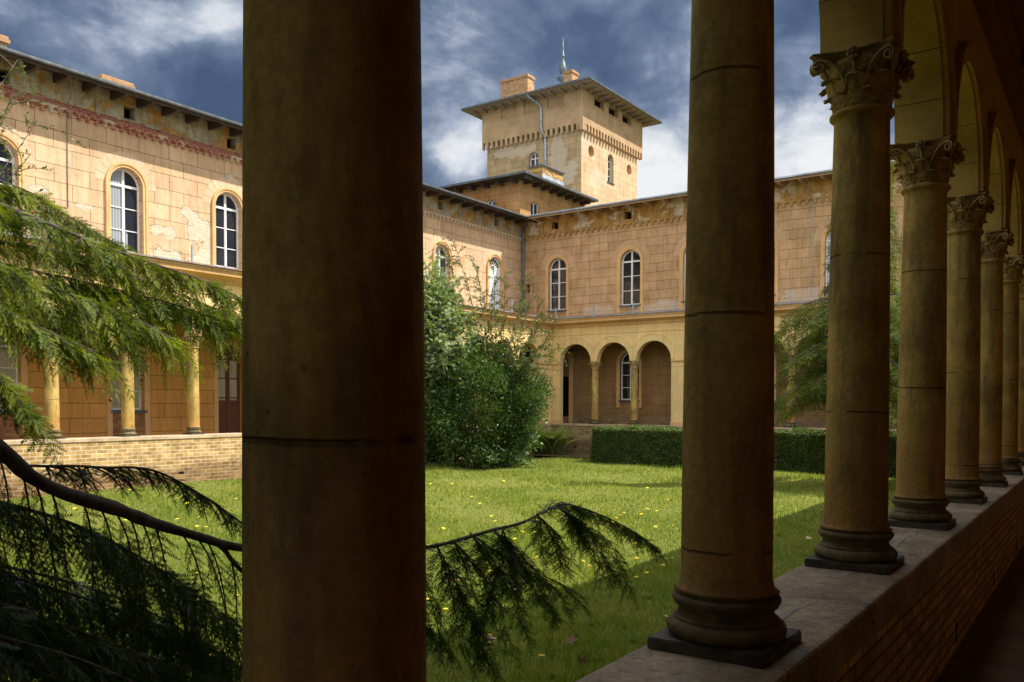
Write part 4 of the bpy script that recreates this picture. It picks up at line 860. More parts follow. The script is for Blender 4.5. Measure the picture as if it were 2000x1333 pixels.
mb = MB(); mb.box(PI_, x0-.06, x1+.06, y0-.1, y0-.001, zt-.08, zt+.03); mb.box(PI_, x1+.001, x1+.1, y0, y1, zt-.08, zt+.03); mb.box(PI_, x0-.1, x0-.001, y0, y1, zt-.08, zt+.03); mb.build('gutter', M_ZDARK, tr)
pa = pb = None
for k in range(12):
    x = UT['x0']-.35+.75*k
    if pa is None: mb = MB(); mb.prism([(-.78, 0), (-.78, -.06), (-.6, -.14), (0, -.14), (0, 0)], lambda u, d_, z: (u, d_, z), -.06, .06); pa = mb.build('rafter', M_TWOOD, tr, world=False); q = pa
    else: q = dup(pa, (0, 0, 0), tr)
    q.location = Vector((x, UT['y0'], zt-.102))-wloc(tr)
for k in range(12):
    y = UT['y0']-.3+.75*k
    if pb is None: mb = MB(); mb.prism([(.82, 0), (.82, -.06), (.6, -.14), (0, -.14), (0, 0)], lambda u, d_, z: (d_, u, z), -.06, .06); pb = mb.build('rafter', M_TWOOD, tr, world=False); q = pb
    else: q = dup(pb, (0, 0, 0), tr)
    q.location = Vector((UT['x1'], y, zt-.102))-wloc(tr)
chimney(tr, -33.48, -31.35, 46, 46.75, 19.85, 21.35, M_BRC, M_BRC2); chimney(tr, -28.95, -28.35, 46.6, 47.35, 20.1, 21.15, M_BRC, M_BRC2)
mb = MB(); mb.lathe([(.35, -.1), (.22, .0), (.16, .35), (.15, .55), (.40, .72), (.42, .80), (.16, .92), (.12, 1.0), (.13, 1.05), (.24, 1.25), (.25, 1.45), (.18, 1.7), (.10, 1.95), (.09, 2.15), (.13, 2.2), (.13, 2.26), (.07, 2.3), (.05, 2.7), (.012, 3.45)], 20, (-30.4, 48.8, 20.95)); mb.build('finial', mat('verdigris_zinc', lambda g: (g.mix(g.noise(g.pos(), 5, 5), (.09, .12, .13), (.17, .22, .22)), None, 0), .5, .5, Metallic=.3), tr, True)
mb = MB(); mb.tube([(-29.95, 43.8, 19.2), (-29.85, 43.95, 18.98), (-29.5, 44.55, 18.65), (-29.42, 44.66, 18.4), (-29.40, 44.66, 17.2), (-29.32, 44.68, 16.95), (-29.25, 44.9, 16.6), (-29.22, 44.9, 14.2)], .065, 10)
for z in (18.0, 17.3, 16.2, 15.2): mb.tube([(-29.4 if z > 17 else -29.22, 44.66 if z > 17 else 44.9, z), (-29.4 if z > 17 else -29.22, 44.66 if z > 17 else 44.9, z+.07)], .085, 10)
mb.build('downpipe', M_ZINC, TW)

# ------------------------------------------------------------------ vegetation generators
def nrm(a): return a/np.maximum(np.linalg.norm(a, axis=-1, keepdims=True), 1e-9)
def twig_proto(n, ln, wd, seed, droop=.0):
    """flat two-ranked needle spray along +x, unit length"""
    r_ = np.random.default_rng(seed); out = []
    for i in range(n):
        t = (i+.5)/n
        for s_ in (-1, 1):
            l = ln*(.55+.6*math.sin(math.pi*min(1, t*.85+.12)))*(.6+.65*r_.random()); a = R(50+30*r_.random()-20*t)
            d_ = np.array([math.cos(a), s_*math.sin(a), .12*(r_.random()-.3)-droop]); b = np.array([t, 0, 0]); o = np.array([wd/2, 0, 0]); 
            out += [b-o, b+o, b+d_*l]
    out += [[0, -.008, 0], [0, .008, 0], [1, 0, 0]]
    l = ln*.8
    out += [[.98, -wd/2, 0], [.98, wd/2, 0], [.98+l, 0, 0]]
    return np.array(out, np.float32)
TP = [twig_proto(10, .22, .080, s_) for s_ in range(5)]
TPM = [twig_proto(9, .24, .095, 30+s_) for s_ in range(6)]
TPF = [twig_proto(7, .26, .10, 10+s_) for s_ in range(4)]
def bake(protos, O, X, U, Ls):
    """place unit prototypes: origin O, forward X, up hint U, length Ls"""
    O, X, U, Ls = map(np.asarray, (O, X, U, Ls)); X = nrm(X); Yv = nrm(np.cross(U, X)); Z = np.cross(X, Yv); out = []
    idx = np.arange(len(O)) % len(protos)
    for k, P in enumerate(protos):
        m = idx == k
        if not m.any(): continue
        M_ = np.stack([X[m], Yv[m], Z[m]], 1)*Ls[m][:, None, None]
        out.append((np.einsum('pi,nij->npj', P, M_)+O[m][:, None, :]).reshape(-1, 3))
    return np.concatenate(out)
class Spray:
    def __init__(s, seed): s.r = np.random.default_rng(seed); s.O = []; s.X = []; s.U = []; s.L = []; s.stems = MB()
    def shoot(s, p, d, length, gravity, tl, step, stem_r=.004, flat=None, stems=True):
        """secondary branch: heads along d then bends down; twigs both sides"""
        r_ = s.r; p = np.array(p, float); d = nrm(np.array(d, float)); pts = [p.copy()]; n = max(3, int(length/step)); dirs = [d.copy()]
        for i in range(n):
            d = nrm(d+np.array([0, 0, -gravity*step])+(r_.random(3)-.5)*.10); p = p+d*step; pts.append(p.copy()); dirs.append(d.copy())
        side0 = np.cross(d, [0, 0, 1]) if abs(d[2]) < .9 else np.array([r_.random()-.5, r_.random()-.5, 0.]); side0 = nrm(side0+(r_.random(3)-.5)*.5)
        for i, (q, dd_) in enumerate(zip(pts, dirs)):
            t = i/n
            if t < .06: continue
            sd = nrm(side0-dd_*np.dot(side0, dd_)); up_v = nrm(np.cross(sd, dd_))
            for s_ in (-1, 1):
                if r_.random() < .12: continue
                a = R(42+16*r_.random()); x = dd_*math.cos(a)+sd*s_*math.sin(a)+np.array([0, 0, -.22*r_.random()-.05])+up_v*(r_.random()-.5)*.5
                s.O.append(q); s.X.append(x); s.U.append(up_v if up_v[2] > -.2 else -up_v); s.L.append(tl*(1.1-.75*t)*(.7+.6*r_.random()))
        s.O.append(pts[-1]); s.X.append(dirs[-1]); s.U.append(nrm(np.cross(side0, dirs[-1])+1e-3)); s.L.append(tl*.6)
        if stems: s.stems.tube([tuple(q) for q in pts], [stem_r*(1-.8*i/n)+.0008 for i in range(n+1)], 5, False)
        return pts, dirs
    def needles(s, protos): return bake(protos, s.O, s.X, s.U, s.L)
def lerp_path(P, step):
    P = [np.array(p, float) for p in P]; out = []
    # Catmull-Rom for smooth boughs
    Q = [2*P[0]-P[1]]+P+[2*P[-1]-P[-2]]
    for i in range(1, len(Q)-2):
        n = max(1, int(np.linalg.norm(Q[i+1]-Q[i])/step))
        for k in range(n):
            t = k/n; a, b, c, d_ = Q[i-1:i+3]; out.append(.5*((2*b)+(-a+c)*t+(2*a-5*b+4*c-d_)*t*t+(-a+3*b-3*c+d_)*t**3))
    out.append(P[-1]); return out

# ------------------------------------------------------------------ the big conifer at the left (trunk outside the frame)
CT = empty('hemlock_tree', (-6.4, -.4, -2.2), 'dark drooping hemlock reaching long boughs into the courtyard from the left', 'tree')
mb = MB(); mb.tube([(-6.4, -.4, -2.25), (-6.35, -.4, -1.2), (-6.3, -.42, 1), (-6.4, -.5, 4), (-6.5, -.5, 9)], [.34, .27, .24, .19, .06], 14); mb.build('trunk', M_BARK, CT, True)
main = [(-6.2, -.35, .75), (-4.6, .2, .45), (-3.4, .75, .13), (-3.0, 1.22, -.10), (-3, 1.41, -.25), (-3, 1.53, -.32), (-3, 1.7, -.385), (-3, 1.86, -.46), (-3, 2.09, -.55), (-3, 2.26, -.61), (-3, 2.78, -.72), (-3, 3.44, -.77), (-3, 3.75, -.765), (-3, 4.04, -.75), (-3, 4.36, -.74), (-3, 4.65, -.69), (-3, 4.91, -.68), (-2.98, 5.41, -.82), (-2.96, 5.9, -1.01), (-2.95, 6.2, -1.16)]
mp = lerp_path(main, .05); N = len(mp)
lat = [(-3.02, 1.36, -.21), (-3.1, 1.51, -.225), (-3.15, 1.65, -.235), (-3.2, 1.77, -.25), (-3.25, 2.02, -.28), (-3.3, 2.3, -.42), (-3.35, 2.55, -.58)]
def hang(sp, path, n, length, tl=.085, grav=5., start=0., end=1., spread=.7, step=.045, up=0., sr=.0035, follow=.6):
    N = len(path); r_ = sp.r
    for k in range(n):
        t = start+(end-start)*(k+r_.random())/n; i = min(N-2, int(t*(N-1))); p = path[i]; tan = nrm(path[i+1]-path[i])
        sd = nrm(np.cross(tan, [0, 0, 1.])); s_ = 1 if r_.random() < .5 else -1
        d = tan*follow+sd*s_*spread*r_.random()+np.array([0, 0, up-.5*r_.random()])
        sp.shoot(p, d, length*(.55+.75*r_.random()), grav, tl, step, sr)
def finish(bough, sp, m, label=None):
    b_ = bough.build('bough', M_BARK, CT, True, recalc=False); tag(b_, label)
    sp.stems.build('twigs', M_BARK, b_, recalc=False); tri_mesh('needles', sp.needles(TPM if m is M_NDL else TP), m, b_); return b_
tv = lambda y: next(i for i, p in enumerate(mp) if p[1] >= y)/(N-1)
bough = MB(); rad_ = np.interp([p[1] for p in mp], [-.4, 1.2, 2.3, 3.5, 5.0, 6.5], [.06, .030, .018, .011, .006, .003]); rad_ *= 1+.09*np.random.default_rng(4).normal(0, 1, N).clip(-1.5, 1.5)
bough.tube([tuple(p) for p in mp], [float(q) for q in rad_], 12)
fork = [(-3, 2.12, -.56), (-3.02, 2.2, -.62), (-3.05, 2.3, -.72), (-3.1, 2.55, -.86), (-3.15, 3.0, -.98)]; bough.tube([tuple(p) for p in lerp_path(fork, .05)], .010, 6)
bough.tube([tuple(p) for p in lerp_path(lat, .05)], .005, 6)
sp = Spray(11)
SUB = [[(-3.0, 4.04, -0.74), (-3.04, 4.32, -0.89), (-3.08, 4.64, -1.10), (-3.12, 5.10, -1.30), (-3.16, 5.33, -1.47)], [(-3.0, 3.83, -0.74), (-3.04, 4.09, -0.87), (-3.08, 4.37, -1.03), (-3.12, 4.80, -1.32), (-3.16, 5.10, -1.54)],
 [(-3.0, 3.53, -0.76), (-3.05, 3.81, -1.09), (-3.1, 4.02, -1.37), (-3.15, 4.21, -1.62)], [(-3.0, 3.3, -0.75), (-3.05, 3.52, -1.04), (-3.1, 3.68, -1.30), (-3.15, 3.83, -1.5)],
 [(-3.0, 4.78, -0.69), (-3.03, 5.2, -0.85), (-3.06, 5.58, -1.02), (-3.09, 5.85, -1.28), (-3.12, 5.98, -1.45)], [(-3.0, 4.52, -0.70), (-3.05, 4.79, -0.85), (-3.1, 4.98, -1.02), (-3.15, 5.15, -1.17)],
 [(-3.0, 4.15, -0.75), (-2.96, 4.2, -0.97), (-2.92, 4.18, -1.14), (-2.88, 4.16, -1.32)], [(-3.0, 4.88, -0.69), (-2.96, 5.04, -0.92), (-2.92, 5.15, -1.04), (-2.88, 5.15, -1.14)], [(-3.0, 3.68, -0.765), (-3.06, 3.98, -0.97), (-3.12, 4.29, -1.27), (-3.18, 4.44, -1.53)]]
jr = random.Random(17)
for q_ in list(SUB):
    for _ in range(2):
        dx_, dy_, k_s = jr.uniform(-.45, .12), jr.uniform(-.22, .20), jr.uniform(.45, .9); o_ = q_[0]; SUB.append([(o_[0]+(p[0]-o_[0]+dx_*i/len(q_))*k_s, o_[1]+(p[1]-o_[1]+dy_*i/len(q_))*k_s, o_[2]+(p[2]-o_[2])*k_s-.02*i) for i, p in enumerate(q_)])
for q_ in SUB:
    pth = lerp_path(q_, .03); bough.tube([tuple(p) for p in pth], [.0045*(1-.75*i/len(pth)) for i in range(len(pth))], 5); ln = len(pth)*.03
    hang(sp, pth, int(ln*22), .22, .066, 2.6, .06, 1.0, 1.1, .024, up=.05, follow=1.0, sr=.0016)
hang(sp, mp, 46, .15, .062, 3.2, tv(3.35), tv(4.9), .8, .022, up=.15, follow=.9, sr=.0018)
hang(sp, mp, 62, .20, .065, 3.5, tv(4.9), 1.0, .6, .022, up=-.05, follow=1.0, sr=.0018)
hang(sp, mp, 14, .16, .055, 3.5, tv(4.5), tv(4.95), .6, .022, up=.5, follow=1.0)
hang(sp, mp, 16, .62, .07, 7, tv(1.25), tv(2.3), .3, .03, up=-.3, sr=.0032)
hang(sp, lerp_path(lat, .04), 60, .17, .065, 4, .12, 1, .7, .026, follow=1.0)
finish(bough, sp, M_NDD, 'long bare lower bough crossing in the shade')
k_ = 30
for src, n, L in (([(-3.2, 1.25, -.25), (-3.3, 1.44, -.36), (-3.3, 1.62, -.43), (-3.3, 1.83, -.54), (-3.3, 2.12, -.74), (-3.3, 2.46, -1.02)], 90, .62),
                  ([(-3.4, 1.2, -.55), (-3.5, 1.42, -.62), (-3.5, 1.72, -.75), (-3.5, 2.05, -.92), (-3.5, 2.32, -1.08), (-3.5, 2.62, -1.28)], 90, .62),
                  ([(-3.7, 1.2, -.8), (-3.7, 1.6, -.9), (-3.7, 2.1, -1.15), (-3.7, 2.6, -1.45)], 84, .5),
                  ([(-3.0, 1.1, -.55), (-3.0, 1.4, -.72), (-3.0, 1.8, -.95), (-3.0, 2.1, -1.12)], 56, .4),
                  ([(-3.9, 1.3, -.62), (-3.9, 1.75, -.72), (-3.9, 2.3, -.98), (-3.9, 2.75, -1.3)], 56, .6), ([(-2.9, 1.2, -.72), (-2.8, 1.5, -.88), (-2.75, 1.8, -1.1)], 40, .4),
                  ([(-3.2, 2.9, -.85), (-3.25, 3.3, -1.02), (-3.3, 3.55, -1.2), (-3.3, 3.85, -1.35)], 40, .30)):
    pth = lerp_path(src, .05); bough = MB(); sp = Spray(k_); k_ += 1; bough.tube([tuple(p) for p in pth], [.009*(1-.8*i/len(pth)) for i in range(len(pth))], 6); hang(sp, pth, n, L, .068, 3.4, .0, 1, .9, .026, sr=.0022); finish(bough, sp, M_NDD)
# unseen crown foliage, added beside and above the viewer to shade the front columns
rc = np.random.default_rng(91); n = 15000; px_ = -9.6+7.4*rc.random(n); py_ = -5.5+8.0*rc.random(n); pz_ = -1.6+9.8*rc.random(n)**1.1
ok = (np.hypot((px_+6.0)/3.9, (py_+1.2)/4.0) < 1-.35*np.clip((pz_-2)/7, 0, 1)) & ((py_ < -.34*px_-.75) | ((pz_ > .68*np.hypot(px_, py_)+.45) & (py_ < 1.9) & (px_ > -7.5))); px_, py_, pz_ = px_[ok], py_[ok], pz_[ok]; n = len(px_)
rad2 = np.stack([px_+6.3, py_+.6, np.full(n, -.6)], 1)+rc.normal(0, .5, (n, 3))
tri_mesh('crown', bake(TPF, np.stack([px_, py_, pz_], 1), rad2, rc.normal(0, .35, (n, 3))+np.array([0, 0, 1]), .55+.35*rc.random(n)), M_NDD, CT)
# upper, sunlit boughs
upper = dict(
 A=[(-6.4, -.4, 2.4), (-6.8, 1.6, 1.85), (-7.0, 2.81, 1.58), (-7, 3.1, 1.52), (-7, 3.48, 1.43), (-7, 3.9, 1.33), (-7, 4.37, 1.24), (-7, 4.89, 1.15), (-7, 5.45, .98)],
 B=[(-6.5, -.4, 2.7), (-7.2, 1.6, 2.1), (-7.4, 2.98, 1.83), (-7.4, 3.28, 1.80), (-7.4, 3.55, 1.74), (-7.4, 3.81, 1.62), (-7.4, 4.3, 1.42)],
 C=[(-6.4, -.4, 1.9), (-6.6, 1.5, 1.3), (-6.6, 2.65, 1.1), (-6.6, 2.91, .99), (-6.6, 3.47, .83), (-6.6, 3.89, .72), (-6.6, 4.3, .55)],
 D=[(-6.3, -.4, 1.4), (-6.2, 1.5, .95), (-6.2, 2.48, .76), (-6.2, 2.73, .65), (-6.2, 3.07, .50), (-6.2, 3.4, .38)],
 F=[(-6.3, -.4, .9), (-6.1, 1.5, .5), (-6.0, 2.45, .30), (-6, 2.64, .16), (-6, 2.76, .02), (-6, 2.88, -.14)],
 E=[(-6.5, -.4, 2.0), (-7.4, 1.8, 1.5), (-7.6, 3.16, 1.35), (-7.6, 4, 1.32), (-7.6, 4.74, 1.15), (-7.6, 5.43, .98), (-7.6, 5.95, .80)],
 H=[(-6.5, -.4, 1.6), (-7.0, 2.0, 1.2), (-7.1, 3.2, 1.08), (-7.1, 4.0, 1.0), (-7.1, 4.6, .92), (-7.1, 5.2, .80)],
 J=[(-6.5, -.4, 1.2), (-6.8, 2.0, .85), (-6.9, 3.0, .80), (-6.9, 3.6, .72), (-6.9, 4.1, .60)])
spec = dict(A=(120, .42), B=(80, .38), C=(95, .42), D=(70, .36), F=(60, .26), E=(120, .40), H=(120, .42), J=(90, .40)); allo = []
for q_, (k, P_) in enumerate(upper.items()):
    sp = Spray(50+q_); bough = MB()
    pth = lerp_path(P_, .08); n_ = len(pth); bough.tube([tuple(p) for p in pth], [max(.006, .040*(1-i/n_)**.8 if k in 'AE' else .026*(1-i/n_)) for i in range(n_)], 7)
    st = next(i for i, p in enumerate(pth) if p[1] > 2.2)/n_; hang(sp, pth, int(spec[k][0]*1.15), spec[k][1]*1.05, .115, 4.2, st, 1, .9, .040, up=.0, sr=.003, follow=.7)
    sp.shoot(pth[-2], pth[-1]-pth[-3], .5, 2, .16, .05)
    b_ = finish(bough, sp, M_NDL, 'sunlit upper bough with bright green sprays' if k in 'AE' else None); allo.append((b_, sp))
b_ = None
for b0_, sp in allo[:6]:
    for k in range(5):
        p = Vector(sp.O[int(sp.r.random()*len(sp.O))])-Vector((0, 0, .03)); mb = MB(); mb.lathe([(.003, .016), (.011, .008), (.014, 0), (.010, -.012), (.002, -.018)], 7, tuple(p))
        mb.build('cone', mat('cone_brown', lambda g: ((.30, .10, .04), None, 0), .7, .2), b0_, True)

# ------------------------------------------------------------------ leafy plants
def leaves_at(C, X, U, L, shape): return bake([np.array(shape, np.float32)], C, X, U, L)
LAUREL = [[0, 0, 0], [.5, .18, .03], [1, 0, -.05], [0, 0, 0], [1, 0, -.05], [.5, -.18, .03]]
def maple_shape():
    tips = [(1.0, 0), (.62, .55), (.05, .62), (.62, -.55), (.05, -.62)]; order = [(-.0, 0), (.05, -.62), (.30, -.24), (.62, -.55), (.58, -.17), (1, 0), (.58, .17), (.62, .55), (.30, .24), (.05, .62)]
    c = (.32, 0); out = []
    for a, b in zip(order, order[1:]+order[:1]): out += [[c[0], c[1], .03], [a[0], a[1], -.05*(abs(a[1])+a[0]**3)], [b[0], b[1], -.05*(abs(b[1])+b[0]**3)]]
    return out
MAPLE = maple_shape()
def clump_cloud(rg, centers, nleaf, rad, outward, updown=.3):
    n = len(centers)*nleaf; C = np.repeat(centers, nleaf, 0)+rg.normal(0, 1, (n, 3))*rad; out = np.repeat(outward, nleaf, 0)
    X = nrm(out*.9+rg.normal(0, .6, (n, 3))+np.array([0, 0, updown])); U = nrm(out*.4+rg.normal(0, .45, (n, 3))+np.array([0, 0, 1.0])); return C, X, U
def lump(v, ph): return 1+.19*np.sin(v[:, 0]*3.1+ph)*np.cos(v[:, 2]*2.7+ph*2)+.14*np.sin(v[:, 1]*5.3+ph)+.07*np.cos(v[:, 2]*7+v[:, 0]*6)
# laurel: dense glossy mound
LB = empty('laurel_bush', (-18.7, 24.2, -2.2), 'dense dark glossy laurel bush on the lawn behind the front column', 'bush')
rg = np.random.default_rng(5); n = 1700; v = nrm(rg.normal(0, 1, (n, 3))); v = v[v[:, 2] > -.85]
rad = np.array([2.35, 2.2, 2.15]); sc = lump(v*1.7, .6)[:, None]; cz = np.array([-18.75, 24.2, -.35]); fill = (1-.45*rg.random((len(v), 1))**2.2)
C0 = cz+v*rad*sc*fill; C0[:, 2] = np.maximum(C0[:, 2], -2.05)
C, X, U = clump_cloud(rg, C0, 34, .13, v); tri_mesh('foliage', leaves_at(C, X, U, .11+.05*rg.random(len(C)), LAUREL), M_LAU, LB)
mb = MB()
for k in range(14):
    a = rg.random()*6.28; q = cz+np.array([math.cos(a)*1.7*rg.random(), math.sin(a)*1.6*rg.random(), 1.2*rg.random()+.2]); mb.tube([(cz[0]+.4*math.cos(a), cz[1]+.4*math.sin(a), -2.25), tuple((q+cz)/2+np.array([0, 0, -.5])), tuple(q)], [.05, .035, .015], 7)
mb.build('stems', M_STEM, LB, True, recalc=False)
# maple sapling
MT = empty('maple_sapling', (-20.3, 23.3, -2.2), 'young maple with broad pale green lobed leaves rising behind the laurel', 'tree')
rg = np.random.default_rng(9); cz = np.array([-20.5, 23.4, 2.2]); n = 600; v = nrm(rg.normal(0, 1, (n, 3))); hgt = v[:, 2:3]
C0 = cz+v*np.array([1.6, 1.6, 3.4])*lump(v*2, 1.9)[:, None]*(1-.5*rg.random((n, 1))**1.5)*np.where(hgt > 0, 1-.25*hgt, 1)
extra = np.array([[-19.2, 22.8, 1.3], [-18.9, 23.0, .9], [-19.0, 22.6, 2.2], [-18.6, 23.2, 1.7], [-20.9, 21.8, -.3], [-20.4, 22.0, -.5], [-20.6, 21.9, .3], [-18.7, 23.6, 2.6], [-19.0, 23.5, 3.2]]); C0 = np.concatenate([C0, np.repeat(extra, 8, 0)+rg.normal(0, .22, (72, 3))]); v = np.concatenate([v, np.tile([[.6, -.6, .2]], (72, 1))])
C, X, U = clump_cloud(rg, C0, 16, .17, v, -.15); tri_mesh('crown', leaves_at(C, X, U, .13+.07*rg.random(len(C)), MAPLE), M_MAP, MT)
mb = MB(); mb.tube([(-20.3, 23.3, -2.25), (-20.35, 23.35, 0), (-20.4, 23.4, 2.2), (-20.5, 23.4, 4.6)], [.10, .085, .05, .012], 9)
for k in range(16):
    a = k*2.4; z0_ = -.2+4*k/16; L = 1.5-.06*k; mb.tube([(-20.38, 23.38, z0_), (-20.38+.5*L*math.cos(a), 23.38+.5*L*math.sin(a), z0_+.35), (-20.38+L*math.cos(a), 23.38+L*math.sin(a), z0_+.55)], [.028, .018, .006], 6)
mb.build('trunk', M_STEM, MT, True, recalc=False)
# arching privet shrub
def arching(name, base, tips, label, seed, lsz=.075, dens=1.0, thick=.02, nl=4):
    t_ = empty(name, base, label, 'shrub'); rg = np.random.default_rng(seed); mb = MB(); C, X, U, L = [], [], [], []
    for tip in tips:
        b = np.array(base)+np.array([rg.normal(0, .15), rg.normal(0, .15), -.05]); tp = np.array(tip, float); mid = b*.45+tp*.55+np.array([0, 0, .38*np.linalg.norm(tp[:2]-b[:2])+.25]); path = lerp_path([b, b*.75+mid*.25+np.array([0, 0, .5]), mid, tp], .12); n = len(path)
        mb.tube([tuple(p) for p in path], [thick*(1-.85*i/n)+.003 for i in range(n)], 6)
        for i in range(n//3, n):
            p = path[i]; tan = nrm(path[min(i+1, n-1)]-path[i-1])
            if rg.random() < .72*dens:
                d_ = nrm(tan*.6+rg.normal(0, .6, 3)+np.array([0, 0, .1])); m_ = rg.integers(5, 11); tw = [p+d_*.07*k+np.array([0, 0, -.004*k*k]) for k in range(m_)]; mb.tube([tuple(q) for q in tw], [.007-.0055*k/m_ for k in range(m_)], 4)
                for q in tw[1:]:
                    for _ in range(nl): C.append(q); X.append(nrm(d_*.7+rg.normal(0, .6, 3))); U.append(nrm(rg.normal(0, .5, 3)+np.array([0, 0, 1]))); L.append(lsz*(.7+.6*rg.random()))
            for _ in range(2): C.append(p); X.append(nrm(tan*.6+rg.normal(0, .6, 3))); U.append(nrm(rg.normal(0, .5, 3)+np.array([0, 0, 1]))); L.append(lsz*(.7+.6*rg.random()))
    mb.build('stems', M_STEM, t_, recalc=False); tri_mesh('foliage', leaves_at(C, X, U, np.array(L), LAUREL), M_PRI, t_); return t_
rgp = np.random.default_rng(31)
tips = [(-15.0, 24, 1.85), (-15.3, 24.2, 2.3), (-15.9, 24.4, 1.4), (-15.6, 24, .95), (-15.2, 23.6, 1.6), (-16.1, 24.5, 2.8), (-16.4, 24.8, 3.3), (-16.2, 24.2, 3.9), (-16.9, 24.5, 4.0), (-17.6, 24.5, 4.6), (-18.2, 24.6, 5.0), (-18.7, 24.4, 4.4), (-19.3, 24.8, 5.4), (-20.2, 24.8, 6.1), (-20.8, 24.8, 6.0), (-16.8, 23.9, 2.4), (-17.3, 23.9, 3.0), (-17.9, 24.1, 3.6), (-16.0, 23.5, 2.0), (-18.6, 24, 3.1), (-17.1, 25.0, 4.4), (-15.7, 24.6, 3.2)]
arching('privet_shrub', (-18.0, 24.6, -1.9), tips, 'thin arching shrub twigs with small leaves springing out above the laurel', 41, .095, 1.0, .011)
arching('olive_shrub', (-12.6, 3.6, -2.2), [(-12, 5.5, 4.05), (-12, 5.75, 3.75), (-12, 5.7, 3.35), (-12.1, 5.85, 2.9), (-12.1, 5.6, 4.6), (-12, 5.3, 3.4), (-12.2, 5.4, 2.6), (-12, 5.65, 4.3)], 'sparse thin leaved twigs arching in at the upper left before the wall', 43, .075, .75, .012, 2)

# fern
FN = empty('fern', (-20.1, 31.0, -2.2), 'pale green fern clump growing at the foot of the back wall', 'fern')
rg = np.random.default_rng(3); C, X, U, L = [], [], [], []; st = MB()
for k in range(120):
    a = rg.random()*6.28; b = np.array([-20.05+rg.normal(0, .45), 30.9+rg.normal(0, .2), -2.2]); ln = 1.15+.5*rg.random(); d = nrm(np.array([math.cos(a)*.38, math.sin(a)*.34, 1.0])); p = b.copy(); path = [p.copy()]; g_ = .03+.05*rg.random()
    for i in range(18): d = nrm(d+np.array([math.cos(a)*g_*.5, math.sin(a)*g_*.5, -g_*(i/9)])); p = p+d*ln/18; path.append(p.copy())
    sd = nrm(np.cross(d, [0, 0, 1.])); st.tube([tuple(q) for q in path], [.006*(1-i/20)+.001 for i in range(19)], 4, False)
    for i in range(3, 19):
        w = .20*math.sin(math.pi*(i-1)/19)+.02
        for s_ in (-1, 1): C.append(path[i]); X.append(sd*s_+d*.35+np.array([0, 0, -.15])); U.append(nrm(np.cross(sd, d)+1e-3)); L.append(w)
        for s_ in (-1, 1): C.append((path[i]+path[i-1])/2); X.append(sd*s_+d*.35+np.array([0, 0, -.1])); U.append(nrm(np.cross(sd, d)+1e-3)); L.append(w*.95)
tri_mesh('frond', leaves_at(C, X, U, np.array(L), [[0, 0, 0], [.5, .11, 0], [1, 0, -.1], [0, 0, 0], [1, 0, -.1], [.5, -.11, 0]]), M_FRN, FN); st.build('stems', M_FRN, FN, recalc=False)

# clipped hedge
HG = empty('hedge', (-10, 28.6, -2.2), 'long low clipped box hedge across the far lawn', 'hedge')
rg = np.random.default_rng(8); x0, x1, y0, y1, z0, z1 = -16.05, -3.2, 28.0, 29.2, -2.2, -.92
mb = MB(); mb.box(PI_, x0+.10, x1-.1, y0+.10, y1-.1, z0, z1-.10); mb.build('hedge_core', mat('hedge_twigs', lambda g: ((.03, .045, .015), None, 0), .95, .05), HG)
def face_pts(n, o, a, b, nv):
    s_, t = rg.random((n, 1)), rg.random((n, 1)); p = np.array(o)+np.array(a)*s_+np.array(b)*t; return p, np.tile(np.array(nv, float), (n, 1))
Ps, Ns = zip(face_pts(62000, (x0, y0, z0), (x1-x0, 0, 0), (0, 0, z1-z0), (0, -1, 0)), face_pts(34000, (x0, y0, z1), (x1-x0, 0, 0), (0, y1-y0, 0), (0, 0, 1)), face_pts(7000, (x0, y0, z0), (0, y1-y0, 0), (0, 0, z1-z0), (-1, 0, 0)), face_pts(3000, (x1, y0, z0), (0, y1-y0, 0), (0, 0, z1-z0), (1, 0, 0)))
C = np.concatenate(Ps); NV = np.concatenate(Ns); wob = .035*np.sin(C[:, 0]*2.1)+.03*np.sin(C[:, 0]*5.3+C[:, 2]*4)+.03*np.sin(C[:, 1]*6+C[:, 0]*3); C = C+NV*(wob[:, None]-.10*rg.random((len(C), 1))**1.2+.04); C[:, 2] = np.maximum(C[:, 2], -2.19)
edge = np.where((np.abs(C[:, 1]-y0) < .12) & (C[:, 2] > z1-.06)); 
X = nrm(NV*.8+rg.normal(0, .6, C.shape)+np.array([0, 0, .3])); U = nrm(NV*.5+rg.normal(0, .5, C.shape)+np.array([0, 0, .7]))
tri_mesh('foliage', leaves_at(C, X, U, .055+.035*rg.random(len(C)), [[0, 0, 0], [.5, .28, .03], [1, 0, 0], [0, 0, 0], [1, 0, 0], [.5, -.28, .03]]), M_HED, HG)

